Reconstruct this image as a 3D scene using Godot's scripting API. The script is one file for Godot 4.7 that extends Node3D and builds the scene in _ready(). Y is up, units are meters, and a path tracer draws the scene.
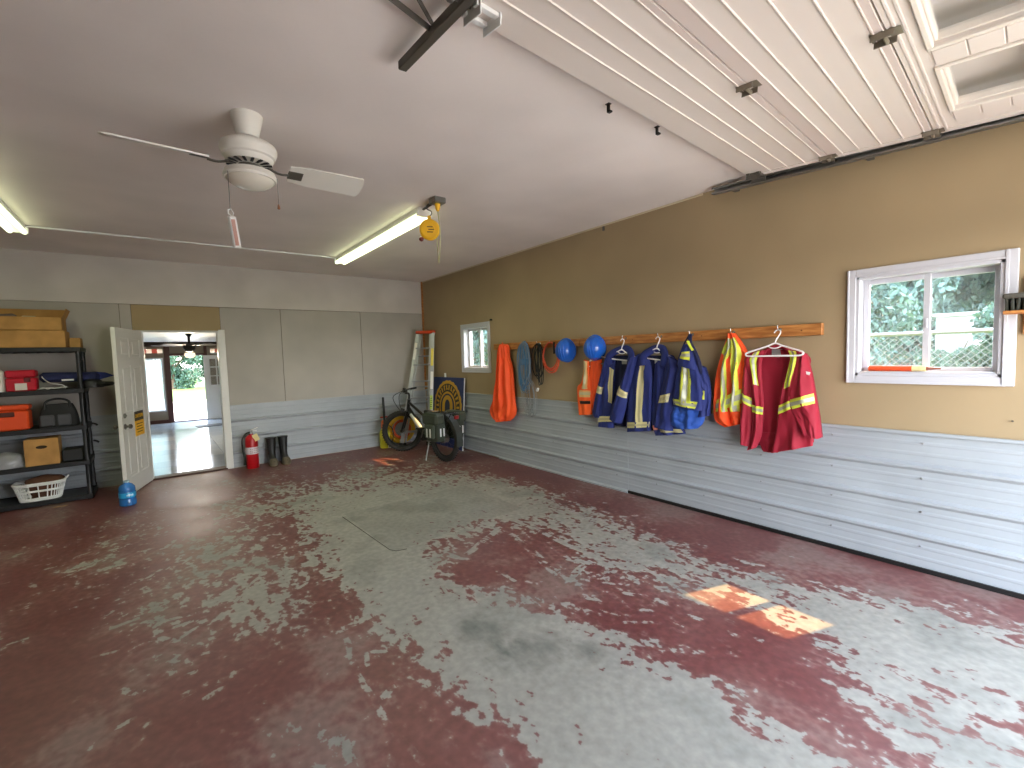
extends Node3D

const RX := 3.886    # inner face of the right-hand wall
const BZ := -7.607   # inner face of the back wall
const CH := 2.867    # ceiling
const LX := -2.75    # inner face of the left-hand wall
const FZ := 0.85     # inner face of the front wall
var M := {}
var names := {}

func _ready() -> void:
	# ---- camera
	var cam := Camera3D.new()
	cam.name = "camera"
	add_child(cam)
	cam.position = Vector3(0, 1.5, 0)
	cam.rotation = Vector3(-0.0631, -0.6581, -0.0301)
	cam.fov = 79.92
	cam.near = 0.05
	cam.far = 400.0
	cam.current = true
	# ---- sky and exposure
	var we := WorldEnvironment.new()
	we.name = "world"
	var env := Environment.new()
	env.background_mode = Environment.BG_SKY
	var sky := Sky.new()
	var sm := ProceduralSkyMaterial.new()
	sm.sky_top_color = Color(0.74, 0.81, 0.9)
	sm.sky_horizon_color = Color(0.97, 0.96, 0.94)
	sm.sky_curve = 0.2
	sm.ground_bottom_color = Color(0.5, 0.5, 0.47)
	sm.ground_horizon_color = Color(0.8, 0.82, 0.8)
	sm.sky_energy_multiplier = 2.4
	sm.ground_energy_multiplier = 2.4 * 0.6
	sm.sun_angle_max = 5.0
	sky.sky_material = sm
	env.sky = sky
	env.tonemap_mode = Environment.TONE_MAPPER_LINEAR
	env.tonemap_exposure = 2.52
	env.sdfgi_enabled = true
	env.ssao_enabled = true
	env.ssil_enabled = true
	we.environment = env
	add_child(we)
	# ---- sun: afternoon sun in smoky air, through the two side windows
	var sun := DirectionalLight3D.new()
	sun.name = "sun"
	add_child(sun)
	sun.look_at_from_position(Vector3.ZERO, Vector3(-1.0, -1.2, -0.35))
	sun.light_color = Color(1.0, 0.8, 0.52)
	sun.light_energy = 1.9
	sun.light_angular_distance = 0.6
	sun.shadow_enabled = true
	# ---- the place
	materials()
	floor_slab()
	room_shell()
	wall_panels()
	windows()
	back_doorway()
	outdoors()
	back_room()
	shop_lights()
	overhead_door()
	ceiling_things()
	rail_board()
	head_gear()
	cords_and_ropes()
	garments()
	storage_rack()
	floor_things()
	ladder()
	bicycle()
	corner_things()
	small_things()

# ---------------------------------------------------------------- helpers
func mat(hex: String, rough := 0.6, metal := 0.0, spec := 0.5) -> StandardMaterial3D:
	var m := StandardMaterial3D.new()
	m.albedo_color = Color(hex)
	m.roughness = rough
	m.metallic = metal
	m.metallic_specular = spec
	return m

func noise_tex(freq: float, octaves: int, seed_: int, lo: Color, hi: Color, size := 256, kind := FastNoiseLite.TYPE_SIMPLEX_SMOOTH) -> NoiseTexture2D:
	var n := FastNoiseLite.new()
	n.noise_type = kind
	n.seed = seed_
	n.frequency = freq
	n.fractal_octaves = octaves
	var t := NoiseTexture2D.new()
	t.width = size
	t.height = size
	t.seamless = true
	t.noise = n
	var g := Gradient.new()
	g.set_color(0, lo)
	g.set_color(1, hi)
	t.color_ramp = g
	return t

func textured(m: StandardMaterial3D, tex: Texture2D, scale: float, relief: Texture2D = null, depth := 0.0, world := true) -> StandardMaterial3D:
	if tex:
		m.albedo_texture = tex
	m.uv1_triplanar = true
	m.uv1_world_triplanar = world
	m.uv1_scale = Vector3.ONE * scale
	if relief:
		m.heightmap_enabled = true
		m.heightmap_texture = relief
		m.heightmap_scale = depth
	return m

func S() -> SurfaceTool:
	var st := SurfaceTool.new()
	st.begin(Mesh.PRIMITIVE_TRIANGLES)
	return st

# corners run counter-clockwise seen from outside
func tri(st: SurfaceTool, a: Vector3, b: Vector3, c: Vector3) -> void:
	st.add_vertex(a)
	st.add_vertex(c)
	st.add_vertex(b)

func quad(st: SurfaceTool, a: Vector3, b: Vector3, c: Vector3, d: Vector3) -> void:
	tri(st, a, b, c)
	tri(st, a, c, d)

func oquad(st: SurfaceTool, a: Vector3, b: Vector3, c: Vector3, d: Vector3, inside: Vector3) -> void:
	var n := (c - a).cross(d - b)
	if n.dot((a + b + c + d) * 0.25 - inside) < 0.0:
		quad(st, d, c, b, a)
	else:
		quad(st, a, b, c, d)

func box(st: SurfaceTool, c: Vector3, s: Vector3, b := Basis(), ch := 0.0) -> void:
	st.set_smooth_group(-1)
	var h := s * 0.5
	ch = minf(ch, minf(h.x, minf(h.y, h.z)) * 0.8)
	for a in 3:
		var p := (a + 1) % 3
		var q := (a + 2) % 3
		for sg in [-1.0, 1.0]:
			var v := []
			for k in [[-1, -1], [1, -1], [1, 1], [-1, 1]]:
				var o := Vector3.ZERO
				o[a] = sg * h[a]
				o[p] = k[0] * (h[p] - ch)
				o[q] = k[1] * (h[q] - ch)
				v.append(c + b * o)
			oquad(st, v[0], v[1], v[2], v[3], c)
	if ch <= 0.0:
		return
	for a in 3:
		var p := (a + 1) % 3
		var q := (a + 2) % 3
		for sp in [-1.0, 1.0]:
			for sq in [-1.0, 1.0]:
				var v := []
				for k in [[0, -1], [0, 1], [1, 1], [1, -1]]:
					var o := Vector3.ZERO
					o[a] = k[1] * (h[a] - ch)
					o[p] = sp * (h[p] - (ch if k[0] == 0 else 0.0))
					o[q] = sq * (h[q] - (0.0 if k[0] == 0 else ch))
					v.append(c + b * o)
				oquad(st, v[0], v[1], v[2], v[3], c)
	for sx in [-1.0, 1.0]:
		for sy in [-1.0, 1.0]:
			for sz in [-1.0, 1.0]:
				var g := Vector3(sx, sy, sz)
				var p0 := c + b * (g * Vector3(h.x, h.y - ch, h.z - ch))
				var p1 := c + b * (g * Vector3(h.x - ch, h.y, h.z - ch))
				var p2 := c + b * (g * Vector3(h.x - ch, h.y - ch, h.z))
				if (p1 - p0).cross(p2 - p0).dot(p0 - c) < 0.0:
					tri(st, p0, p2, p1)
				else:
					tri(st, p0, p1, p2)

# box given by its lowest and highest corners
func bb(st: SurfaceTool, lo: Vector3, hi: Vector3, ch := 0.0) -> void:
	box(st, (lo + hi) * 0.5, (hi - lo).abs(), Basis(), ch)

func ring_at(c: Vector3, t: Vector3, side: Vector3, r: float, n: int, flat := 1.0) -> PackedVector3Array:
	var o := PackedVector3Array()
	var up := t.cross(side).normalized()
	for i in n:
		var a := TAU * i / n
		o.append(c + side * cos(a) * r + up * sin(a) * r * flat)
	return o

# rings of equal length, counter-clockwise seen from the end that the tube runs towards
func loft(st: SurfaceTool, rings: Array, caps := true, group := 1, closed := false) -> void:
	st.set_smooth_group(group)
	var n: int = rings[0].size()
	var m := rings.size() if closed else rings.size() - 1
	for i in m:
		var a: PackedVector3Array = rings[i]
		var b: PackedVector3Array = rings[(i + 1) % rings.size()]
		for j in n:
			var k := (j + 1) % n
			quad(st, a[j], a[k], b[k], b[j])
	if caps and not closed:
		st.set_smooth_group(-1)
		for e in 2:
			var r: PackedVector3Array = rings[0] if e == 0 else rings[-1]
			var c := Vector3.ZERO
			for p in r:
				c += p / n
			for j in n:
				var k := (j + 1) % n
				if e == 0:
					tri(st, c, r[k], r[j])
				else:
					tri(st, c, r[j], r[k])

func tube(st: SurfaceTool, pts: PackedVector3Array, r, n := 8, caps := true, closed := false, flat := 1.0) -> void:
	var rings := []
	var c := pts.size()
	var t0 := (pts[1] - pts[0]).normalized()
	var side := t0.cross(Vector3.UP if absf(t0.y) < 0.9 else Vector3.RIGHT).normalized()
	for i in c:
		var t: Vector3
		if closed:
			t = (pts[(i + 1) % c] - pts[(i - 1 + c) % c]).normalized()
		else:
			t = (pts[mini(i + 1, c - 1)] - pts[maxi(i - 1, 0)]).normalized()
		side = (side - t * side.dot(t)).normalized()
		var rad: float = r[i] if r is Array or r is PackedFloat32Array else r
		rings.append(ring_at(pts[i], t, side, rad, n, flat))
	loft(st, rings, caps, 1, closed)

func rod(st: SurfaceTool, a: Vector3, b: Vector3, r: float, n := 8) -> void:
	tube(st, PackedVector3Array([a, b]), r, n)

# points of a smooth curve through the given ones
func curve(p: Array, per := 6, closed := false) -> PackedVector3Array:
	var o := PackedVector3Array()
	var n := p.size()
	var last := n if closed else n - 1
	for i in last:
		var a: Vector3 = p[(i - 1 + n) % n] if closed or i > 0 else p[0]
		var b: Vector3 = p[i]
		var c: Vector3 = p[(i + 1) % n]
		var d: Vector3 = p[(i + 2) % n] if closed or i + 2 < n else p[n - 1]
		for k in per:
			o.append(b.cubic_interpolate(c, a, d, float(k) / per))
	if not closed:
		o.append(p[n - 1])
	return o

# profile of (radius, height) from bottom to top
func lathe(st: SurfaceTool, prof: Array, n := 20, xf := Transform3D(), squash := Vector2.ONE) -> void:
	var g := 10
	for j in prof.size() - 1:
		if j > 0:
			var d0: Vector2 = prof[j] - prof[j - 1]
			var d1: Vector2 = prof[j + 1] - prof[j]
			if absf(d0.angle_to(d1)) > 0.6:
				g += 1
		st.set_smooth_group(g)
		var a: Vector2 = prof[j]
		var b: Vector2 = prof[j + 1]
		for i in n:
			var t0 := TAU * i / n
			var t1 := TAU * (i + 1) / n
			var p0 := xf * Vector3(cos(t0) * a.x * squash.x, a.y, sin(t0) * a.x * squash.y)
			var p1 := xf * Vector3(cos(t1) * a.x * squash.x, a.y, sin(t1) * a.x * squash.y)
			var q0 := xf * Vector3(cos(t0) * b.x * squash.x, b.y, sin(t0) * b.x * squash.y)
			var q1 := xf * Vector3(cos(t1) * b.x * squash.x, b.y, sin(t1) * b.x * squash.y)
			if a.x > 1e-5:
				tri(st, p0, q1, p1)
			if b.x > 1e-5:
				tri(st, p0, q0, q1)

# outline in local XY, pushed along local +Z
func prism(st: SurfaceTool, poly: PackedVector2Array, depth: float, xf := Transform3D()) -> void:
	poly = poly.duplicate()
	var area := 0.0
	for i in poly.size():
		area += poly[i].cross(poly[(i + 1) % poly.size()])
	if area < 0.0:
		poly.reverse()
	st.set_smooth_group(-1)
	var ix := Geometry2D.triangulate_polygon(poly)
	for i in range(0, ix.size(), 3):
		var a := poly[ix[i]]
		var b := poly[ix[i + 1]]
		var c := poly[ix[i + 2]]
		if (b - a).cross(c - a) < 0.0:
			var t := b
			b = c
			c = t
		tri(st, xf * Vector3(a.x, a.y, depth), xf * Vector3(b.x, b.y, depth), xf * Vector3(c.x, c.y, depth))
		tri(st, xf * Vector3(a.x, a.y, 0), xf * Vector3(c.x, c.y, 0), xf * Vector3(b.x, b.y, 0))
	for i in poly.size():
		var a := poly[i]
		var b := poly[(i + 1) % poly.size()]
		quad(st, xf * Vector3(a.x, a.y, 0), xf * Vector3(b.x, b.y, 0), xf * Vector3(b.x, b.y, depth), xf * Vector3(a.x, a.y, depth))

func arc2(c: Vector2, r: Vector2, a0: float, a1: float, n: int) -> PackedVector2Array:
	var o := PackedVector2Array()
	for i in n + 1:
		var a := lerpf(a0, a1, float(i) / n)
		o.append(c + Vector2(cos(a) * r.x, sin(a) * r.y))
	return o

func numbered(called: String) -> String:
	var k: int = names.get(called, 0)
	names[called] = k + 1
	return called if k == 0 else "%s_%03d" % [called, k]

func tag(o: Node3D, label: String, category := "", group := "", kind := "") -> void:
	if label: o.set_meta("label", label)
	if category: o.set_meta("category", category)
	if group: o.set_meta("group", group)
	if kind: o.set_meta("kind", kind)

func thing(called: String, label: String, category: String, at := Vector3.ZERO, group := "") -> Node3D:
	var o := Node3D.new()
	o.name = numbered(called)
	add_child(o)
	o.position = at
	tag(o, label, category, group)
	return o

func mesh_of(st: SurfaceTool) -> ArrayMesh:
	st.generate_normals()
	return st.commit()

func part(parent: Node3D, called: String, st: SurfaceTool, m: Material, label := "", kind := "") -> MeshInstance3D:
	var o := MeshInstance3D.new()
	o.mesh = mesh_of(st)
	o.material_override = m
	o.cast_shadow = GeometryInstance3D.SHADOW_CASTING_SETTING_ON
	if parent == self:
		o.name = numbered(called)
		add_child(o)
	else:
		o.name = called
		parent.add_child(o, true)
	tag(o, label, "", "", kind)
	return o

func solo(called: String, st: SurfaceTool, m: Material, label: String, category: String, group := "") -> MeshInstance3D:
	var o := part(self, called, st, m, label)
	tag(o, label, category, group)
	return o

func struct(called: String, st: SurfaceTool, m: Material, label: String, parent: Node3D = self) -> MeshInstance3D:
	var o := part(parent, called, st, m, label)
	if parent == self:
		o.set_meta("kind", "structure")
		o.set_meta("category", called.split("_")[0])
	return o

func shared(parent: Node3D, called: String, mesh: Mesh, m: Material, xf: Transform3D) -> MeshInstance3D:
	var o := MeshInstance3D.new()
	o.mesh = mesh
	o.material_override = m
	o.name = called
	parent.add_child(o, true)
	o.transform = xf
	return o

func copy_of(o: Node3D, called: String, at: Vector3, label: String) -> Node3D:
	var c: Node3D = o.duplicate()
	c.name = numbered(called)
	add_child(c)
	c.position = at
	c.set_meta("label", label)
	return c

func text(parent: Node3D, called: String, s: String, px: float, m: Material, xf: Transform3D, depth := 0.001, bold := false) -> void:
	var t := TextMesh.new()
	t.text = s
	var f := SystemFont.new()
	f.font_names = PackedStringArray(["Droid Sans"])
	if bold:
		f.font_weight = 700
	t.font = f
	t.font_size = 64
	t.pixel_size = px / 64.0
	t.depth = depth
	t.curve_step = 3.0
	shared(parent, called, t, m, xf)

# ---------------------------------------------------------------- materials
func materials() -> void:
	var fine := noise_tex(0.03, 4, 3, Color(0, 0, 0), Color(1, 1, 1))
	var blot := noise_tex(0.012, 4, 5, Color(0.86, 0.86, 0.86), Color(1, 1, 1))
	var soft := noise_tex(0.01, 3, 8, Color(0.93, 0.93, 0.93), Color(1, 1, 1))
	var orange_peel := noise_tex(0.08, 3, 9, Color(0, 0, 0), Color(1, 1, 1))
	M.tan = textured(mat("a5906f", 0.75), soft, 0.35, orange_peel, 0.06)
	M.tan_board = textured(mat("a8936c", 0.75), soft, 0.5)
	M.ceiling = textured(mat("f1e8e4", 0.85), soft, 0.3, orange_peel, 0.05)
	M.panel_white = textured(mat("b4aea5", 0.7), soft, 0.5)
	M.panel_upper = textured(mat("d3ccc4", 0.7), soft, 0.5)
	M.seam = mat("4a463f", 0.8)
	M.metal_panel = textured(mat("a4aaaf", 0.38), soft, 0.6)
	M.white = mat("e6e6e4", 0.4)
	M.white_satin = mat("dedcd6", 0.35)
	M.vinyl = mat("c6c6cd", 0.35)
	M.vinyl_dark = mat("8e8e8c", 0.5)
	M.door_white = mat("d8d6d0", 0.4)
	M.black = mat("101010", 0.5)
	M.rubber = mat("161615", 0.7)
	M.dark_plastic = mat("15161a", 0.45)
	M.steel = mat("8b8a86", 0.35, 0.9)
	M.steel_dark = mat("5f5b54", 0.5, 0.4)
	M.galv = textured(mat("9a9b9a", 0.42, 0.85), blot, 2.0)
	M.alu = mat("a4a6a8", 0.38, 0.7)
	M.chrome = mat("d8d8d8", 0.15, 1.0)
	M.glass = mat("e8f4f2", 0.02)
	M.glass.albedo_color.a = 0.06
	M.glass.transparency = BaseMaterial3D.TRANSPARENCY_ALPHA
	var grain := noise_tex(0.02, 4, 11, Color(0.72, 0.62, 0.5), Color(1, 1, 1))
	M.pine = textured(mat("c98c4c", 0.55), grain, 1.0)
	M.pine.uv1_scale = Vector3(1.5, 6.0, 0.8)
	M.pine_dark = textured(mat("8a5a34", 0.6), grain, 1.0)
	M.card = textured(mat("b98a4e", 0.85), blot, 1.5)
	M.card_in = mat("9a7442", 0.9)
	M.concrete_out = textured(mat("d6d2c6", 0.9), blot, 0.4)
	M.grass = textured(mat("6f8f3f", 0.95), noise_tex(0.05, 4, 21, Color(0.6, 0.65, 0.5), Color(1, 1, 1)), 0.6)
	M.brown_trim = mat("4a3026", 0.6)
	M.yellow = mat("f0b716", 0.4)
	M.orange_gloss = mat("e05a1a", 0.45)

# ---------------------------------------------------------------- the slab, its red paint worn through to concrete
const WEAR = [
	"111111111111111111111121111111111112222",
	"111111111111111111111222111111111122222",
	"111111111111111111111222222221111222222",
	"111111111111111111112222222222212222222",
	"111111111111111122222222222222222222222",
	"111111111121111222223322222222222222222",
	"211111111222111222233333333333333322222",
	"222111122222222223334433333333333332221",
	"222211122222222233344444444444333332221",
	"122222223322222334455555555444443332211",
	"111222223333222344455666655554444332211",
	"111122223333323345556666666655544332211",
	"111111222333333345556777777666554322111",
	"111111223333333345567788888776654322111",
	"221111223333333344468888888887765432111",
	"322111123333344444468999988898876432110",
	"332221123333344443478999999999986543210",
	"123322122333344443578999999999987543210",
	"212232222233334432579999999999987643211",
	"121123322233344543689999999999887643210",
	"112211231133345544689999888889987542110",
	"111122121123356653589988766678987542100",
	"111112211113346763589985444446777542100",
	"551111121112235652589963222235666542110",
	"555511111111223443599852111234676532110",
	"555551111111111222589741111135776432100",
	"555555511112111112589853112246776421000",
	"555555555112111112579864222357875311000",
	"555555555512112113468985212456776320000",
	"555555555555112312479998532344555321000",
	"555555555555514311479998643334665310000",
	"455555555555555211259998642212455311000",
	"444555555555555551279999742113665310000",
	"444455555555555555799999631125788530000",
	"444444555555555555559999522235898642100",
	"444444445555555555555598623577899752110",
	"444444444455555555555554445645689753211",
	"444444444445555555555555566665689864211",
	"444444444444455555555555557776567988522",
	"444444444444444555555555555577755689874",
	"444444444444444445555555555555776567998",
]

func floor_slab() -> void:
	var w := 1440
	var h := 2048
	var x0 := -1.8
	var x1 := 4.05
	var z0 := -7.75
	var z1 := 1.0
	var fn := FastNoiseLite.new()
	fn.seed = 17
	fn.noise_type = FastNoiseLite.TYPE_SIMPLEX_SMOOTH
	fn.frequency = 0.034
	fn.fractal_octaves = 5
	fn.fractal_gain = 0.62
	var em := fn.get_image(w, h * 5 / 8, false, false, true)
	em.resize(w, h, Image.INTERPOLATE_BILINEAR)
	var edge := em.get_data()
	fn.seed = 41
	fn.frequency = 0.0045
	fn.fractal_octaves = 4
	fn.fractal_gain = 0.5
	var broad := fn.get_image(w, h, false, false, true).get_data()
	fn.seed = 77
	fn.frequency = 0.07
	fn.fractal_octaves = 3
	var grit := fn.get_image(w, h, false, false, true).get_data()
	# scuffs and scratches through the paint, as (from, to, half width) on the floor
	var scratch := PackedByteArray()
	scratch.resize(w * h)
	var rng := RandomNumberGenerator.new()
	rng.seed = 5
	var lines := [[-0.22, -2.75, -0.14, -2.67, 4], [-0.13, -2.8, -0.02, -2.74, 4], [-0.04, -2.67, 0.05, -2.67, 4], [-0.02, -2.5, 0.09, -2.55, 6], [0.09, -2.43, 0.16, -2.35, 4], [0.14, -2.5, 0.24, -2.55, 6],
		[0.71, -2.45, 0.66, -2.01, 4], [0.66, -2.01, 0.68, -1.5, 4], [0.7, -2.55, 0.88, -2.59, 7], [2.26, -2.98, 2.05, -2.14, 9], [2.05, -2.14, 2.37, -2.22, 8], [2.49, -3.17, 2.45, -2.19, 8], [2.6, -1.95, 2.36, -1.04, 4], [2.22, -1.16, 2.2, -1.07, 7], [2.13, -1.15, 2.16, -1.05, 5], [1.79, -2.93, 2.28, -3.18, 7]]
	for i in 260:
		var p := Vector2(rng.randf_range(-1.4, 3.2), rng.randf_range(-5.5, -0.6))
		var a := rng.randfn(0.5, 0.7) if p.x < 1.5 else rng.randfn(-1.3, 0.3)
		var l := rng.randf_range(0.02, 0.14) * (2.0 if i % 9 == 0 else 1.0)
		lines.append([p.x, p.y, p.x + cos(a) * l, p.y - sin(a) * l, rng.randf_range(1.5, 4.0)])
	var sx := w / (x1 - x0)
	var sz := h / (z1 - z0)
	for ln in lines:
		var a := Vector2((ln[0] - x0) * sx, (ln[1] - z0) * sz)
		var b := Vector2((ln[2] - x0) * sx, (ln[3] - z0) * sz)
		var n := int(a.distance_to(b)) + 2
		var wob := rng.randf_range(0, 6)
		for k in n + 1:
			var p := a.lerp(b, float(k) / n) + Vector2(sin(k * 0.05 + wob), cos(k * 0.07 + wob)) * 2.0
			var r := int(ceil(ln[4] * 0.6))
			for dy in range(-r, r + 1):
				for dx in range(-r, r + 1):
					var ix := int(p.x) + dx
					var iy := int(p.y) + dy
					if ix >= 0 and iy >= 0 and ix < w and iy < h:
						scratch[iy * w + ix] = 46
	var px := PackedByteArray()
	px.resize(w * h * 3)
	var rough := PackedByteArray()
	rough.resize(w * h)
	var table := []
	for row in WEAR:
		var vals := PackedFloat32Array()
		for c in row:
			vals.append(float(c) * 25.5)
		table.append(vals)
	var oil := [[1.41, -1.74, 0.24, 0.16], [1.30, -2.0, 0.16, 0.2], [1.62, -1.55, 0.12, 0.1]]
	for j in h:
		var z := z0 + (j + 0.5) / sz
		var tz := clampf((z + 7.6) / 0.2, 0.0, WEAR.size() - 1.001)
		var r0: PackedFloat32Array = table[int(tz)]
		var r1: PackedFloat32Array = table[int(tz) + 1]
		var f := tz - int(tz)
		for i in w:
			var tx := clampf((x0 + (i + 0.5) / sx + 1.8) / 0.15, 0.0, 37.999 - 1.0)
			var c := int(tx)
			var g := tx - c
			var base := lerpf(lerpf(r0[c], r0[c + 1], g), lerpf(r1[c], r1[c + 1], g), f)
			var k := j * w + i
			var e := edge[k]
			var b := broad[k]
			var s := 128.0 + (base - 122.0) * 1.35 + (e - 128) * 1.3 + (b - 128) * 0.45 + (grit[k] - 128) * 0.5 + scratch[k] * 2
			# paint: how much of it is left
			var t := clampf((s - 128.0) * 0.09 + 0.5, 0.0, 1.0)
			var thin := clampf((s - 60.0) / 200.0, 0.0, 0.35) * (0.4 + grit[k] / 200.0)
			t = maxf(t, maxf(thin * 0.8, clampf((b * 1.4 + e * 0.6 + grit[k] * 0.3 - 295) * 0.004, 0.0, 0.35)))
			var q := 0.95 + (grit[k] - 128) * 0.0006 + (b - 128) * 0.0006
			var dirt := clampf((b - 150) * 0.008, 0.0, 0.45)
			var wx := x0 + (i + 0.5) / sx
			# the newer, browner patch inside the saw cut, and old oil stains
			if wx > 1.36 and wx < 2.75 and z > -4.5 and z < -3.34 + (wx - 1.36) * -0.08:
				dirt += 0.22
			if z > -2.4 and z < -1.2 and wx < 2.2:
				for o in oil:
					var q2: float = pow((wx - o[0]) / o[2], 2.0) + pow((z - o[1]) / o[3], 2.0) + (e - 128) * 0.006
					if q2 < 1.0:
						dirt += (1.0 - q2) * 0.55
			var cr := (156.0 - dirt * 46.0) * q
			var cg := (153.0 - dirt * 42.0) * q
			var cb := (145.0 - dirt * 40.0) * q
			var pr := (120.0 + (b - 128) * 0.10) * (0.95 + (grit[k] - 128) * 0.0008)
			var pg := (76.0 + (b - 128) * 0.14) * (0.95 + (grit[k] - 128) * 0.0008)
			var pb := (73.0 + (b - 128) * 0.12) * (0.95 + (grit[k] - 128) * 0.0008)
			px[k * 3] = int(clampf(lerpf(pr, cr, t), 0, 255))
			px[k * 3 + 1] = int(clampf(lerpf(pg, cg, t), 0, 255))
			px[k * 3 + 2] = int(clampf(lerpf(pb, cb, t), 0, 255))
			rough[k] = int(lerpf(122.0, 146.0, t) + clampf((b - 128) * 0.15, -12.0, 20.0))
	var m := StandardMaterial3D.new()
	m.albedo_texture = ImageTexture.create_from_image(Image.create_from_data(w, h, false, Image.FORMAT_RGB8, px))
	m.roughness_texture = ImageTexture.create_from_image(Image.create_from_data(w, h, false, Image.FORMAT_L8, rough))
	m.roughness = 1.0
	m.metallic_specular = 0.45
	var st := S()
	st.set_smooth_group(-1)
	var c := [Vector3(x0, 0, z1), Vector3(x1, 0, z1), Vector3(x1, 0, z0), Vector3(x0, 0, z0)]
	var uv := [Vector2(0, 1), Vector2(1, 1), Vector2(1, 0), Vector2(0, 0)]
	for k in [0, 2, 1, 0, 3, 2]:
		st.set_uv(uv[k])
		st.add_vertex(c[k])
	struct("floor", st, m, "worn red painted concrete garage floor")
	var sub := S()
	bb(sub, Vector3(LX - 0.15, -0.2, z0), Vector3(x1, -0.004, z1))
	struct("slab", sub, M.concrete_out, "concrete slab under the paint", get_node("floor"))
	var left := S()
	bb(left, Vector3(LX - 0.15, -0.2, z0), Vector3(x0, 0.0, z1))
	struct("slab", left, mat("6b4038", 0.5), "red painted slab along the left side", get_node("floor"))
	# saw-cut patch of newer concrete: its open joint
	var cut := S()
	for s in [[1.32, -4.43, 1.36, -3.40], [1.36, -3.40, 1.39, -3.34], [1.39, -3.34, 1.47, -3.32]]:
		var a := Vector3(s[0], 0.0008, s[1])
		var b := Vector3(s[2], 0.0008, s[3])
		var d := (b - a).normalized()
		box(cut, (a + b) * 0.5, Vector3(0.006, 0.0016, a.distance_to(b)), Basis(d.cross(Vector3.UP) * -1.0, Vector3.UP, d))
	part(get_node("floor"), "joint", cut, mat("55524a", 0.9), "dark joint round a concrete patch")

# ---------------------------------------------------------------- room shell
func room_shell() -> void:
	var t := 0.15
	# right-hand wall with two window openings
	var st := S()
	var zs := [BZ - t, -6.25, -5.56, -1.07, -0.36, FZ + t]
	for i in 5:
		if i == 1 or i == 3:
			var y0 := 1.30 if i == 1 else 1.285
			var y1 := 1.95 if i == 1 else 1.965
			bb(st, Vector3(RX, -0.2, zs[i]), Vector3(RX + t, y0, zs[i + 1]))
			bb(st, Vector3(RX, y1, zs[i]), Vector3(RX + t, 3.0, zs[i + 1]))
		else:
			bb(st, Vector3(RX, -0.2, zs[i]), Vector3(RX + t, 3.0, zs[i + 1]))
	struct("wall_right", st, M.tan, "tan painted side wall with two windows")
	# back wall with the doorway
	st = S()
	bb(st, Vector3(LX - t, -0.2, BZ - t), Vector3(-0.13, 3.0, BZ - 0.012))
	bb(st, Vector3(-0.13, 1.955, BZ - t), Vector3(0.717, 3.0, BZ - 0.012))
	bb(st, Vector3(0.717, -0.2, BZ - t), Vector3(RX, 3.0, BZ - 0.012))
	bb(st, Vector3(-0.13, -0.2, BZ - t), Vector3(0.717, -0.002, BZ - 0.012))
	struct("wall_back", st, mat("6a645b", 0.8), "off-white panelled wall at the end of the garage")
	st = S()
	bb(st, Vector3(LX - t, -0.2, BZ - t), Vector3(LX, 3.0, FZ + t))
	struct("wall_left", st, M.panel_white, "off-white side wall")
	st = S()
	bb(st, Vector3(LX, 2.2, FZ), Vector3(RX, 3.0, FZ + t))
	bb(st, Vector3(LX, -0.2, FZ), Vector3(0.95, 2.2, FZ + t))
	bb(st, Vector3(3.77, -0.2, FZ), Vector3(RX, 2.2, FZ + t))
	struct("wall_front", st, M.panel_white, "front wall with the open vehicle doorway")
	st = S()
	bb(st, Vector3(LX - t, CH, BZ - t), Vector3(RX + t, CH + 0.15, FZ + t))
	struct("ceiling", st, M.ceiling, "pale painted ceiling")
	# roof; side eave cut to the sun patches, unseen front overhang added against sun
	st = S()
	bb(st, Vector3(LX - 0.8, CH + 0.15, BZ - 0.2), Vector3(4.66, CH + 0.3, 1.4))
	bb(st, Vector3(4.62, 2.62, BZ - 0.2), Vector3(4.66, CH + 0.15, 1.2))
	bb(st, Vector3(RX + t, 2.62, BZ - 0.2), Vector3(4.62, 2.65, 1.2))
	bb(st, Vector3(LX - 0.8, CH + 0.05, FZ + t), Vector3(RX + t, CH + 0.15, 1.4))
	struct("roof", st, M.white, "unseen roof with white eaves, its front overhang added to block sun")

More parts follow.
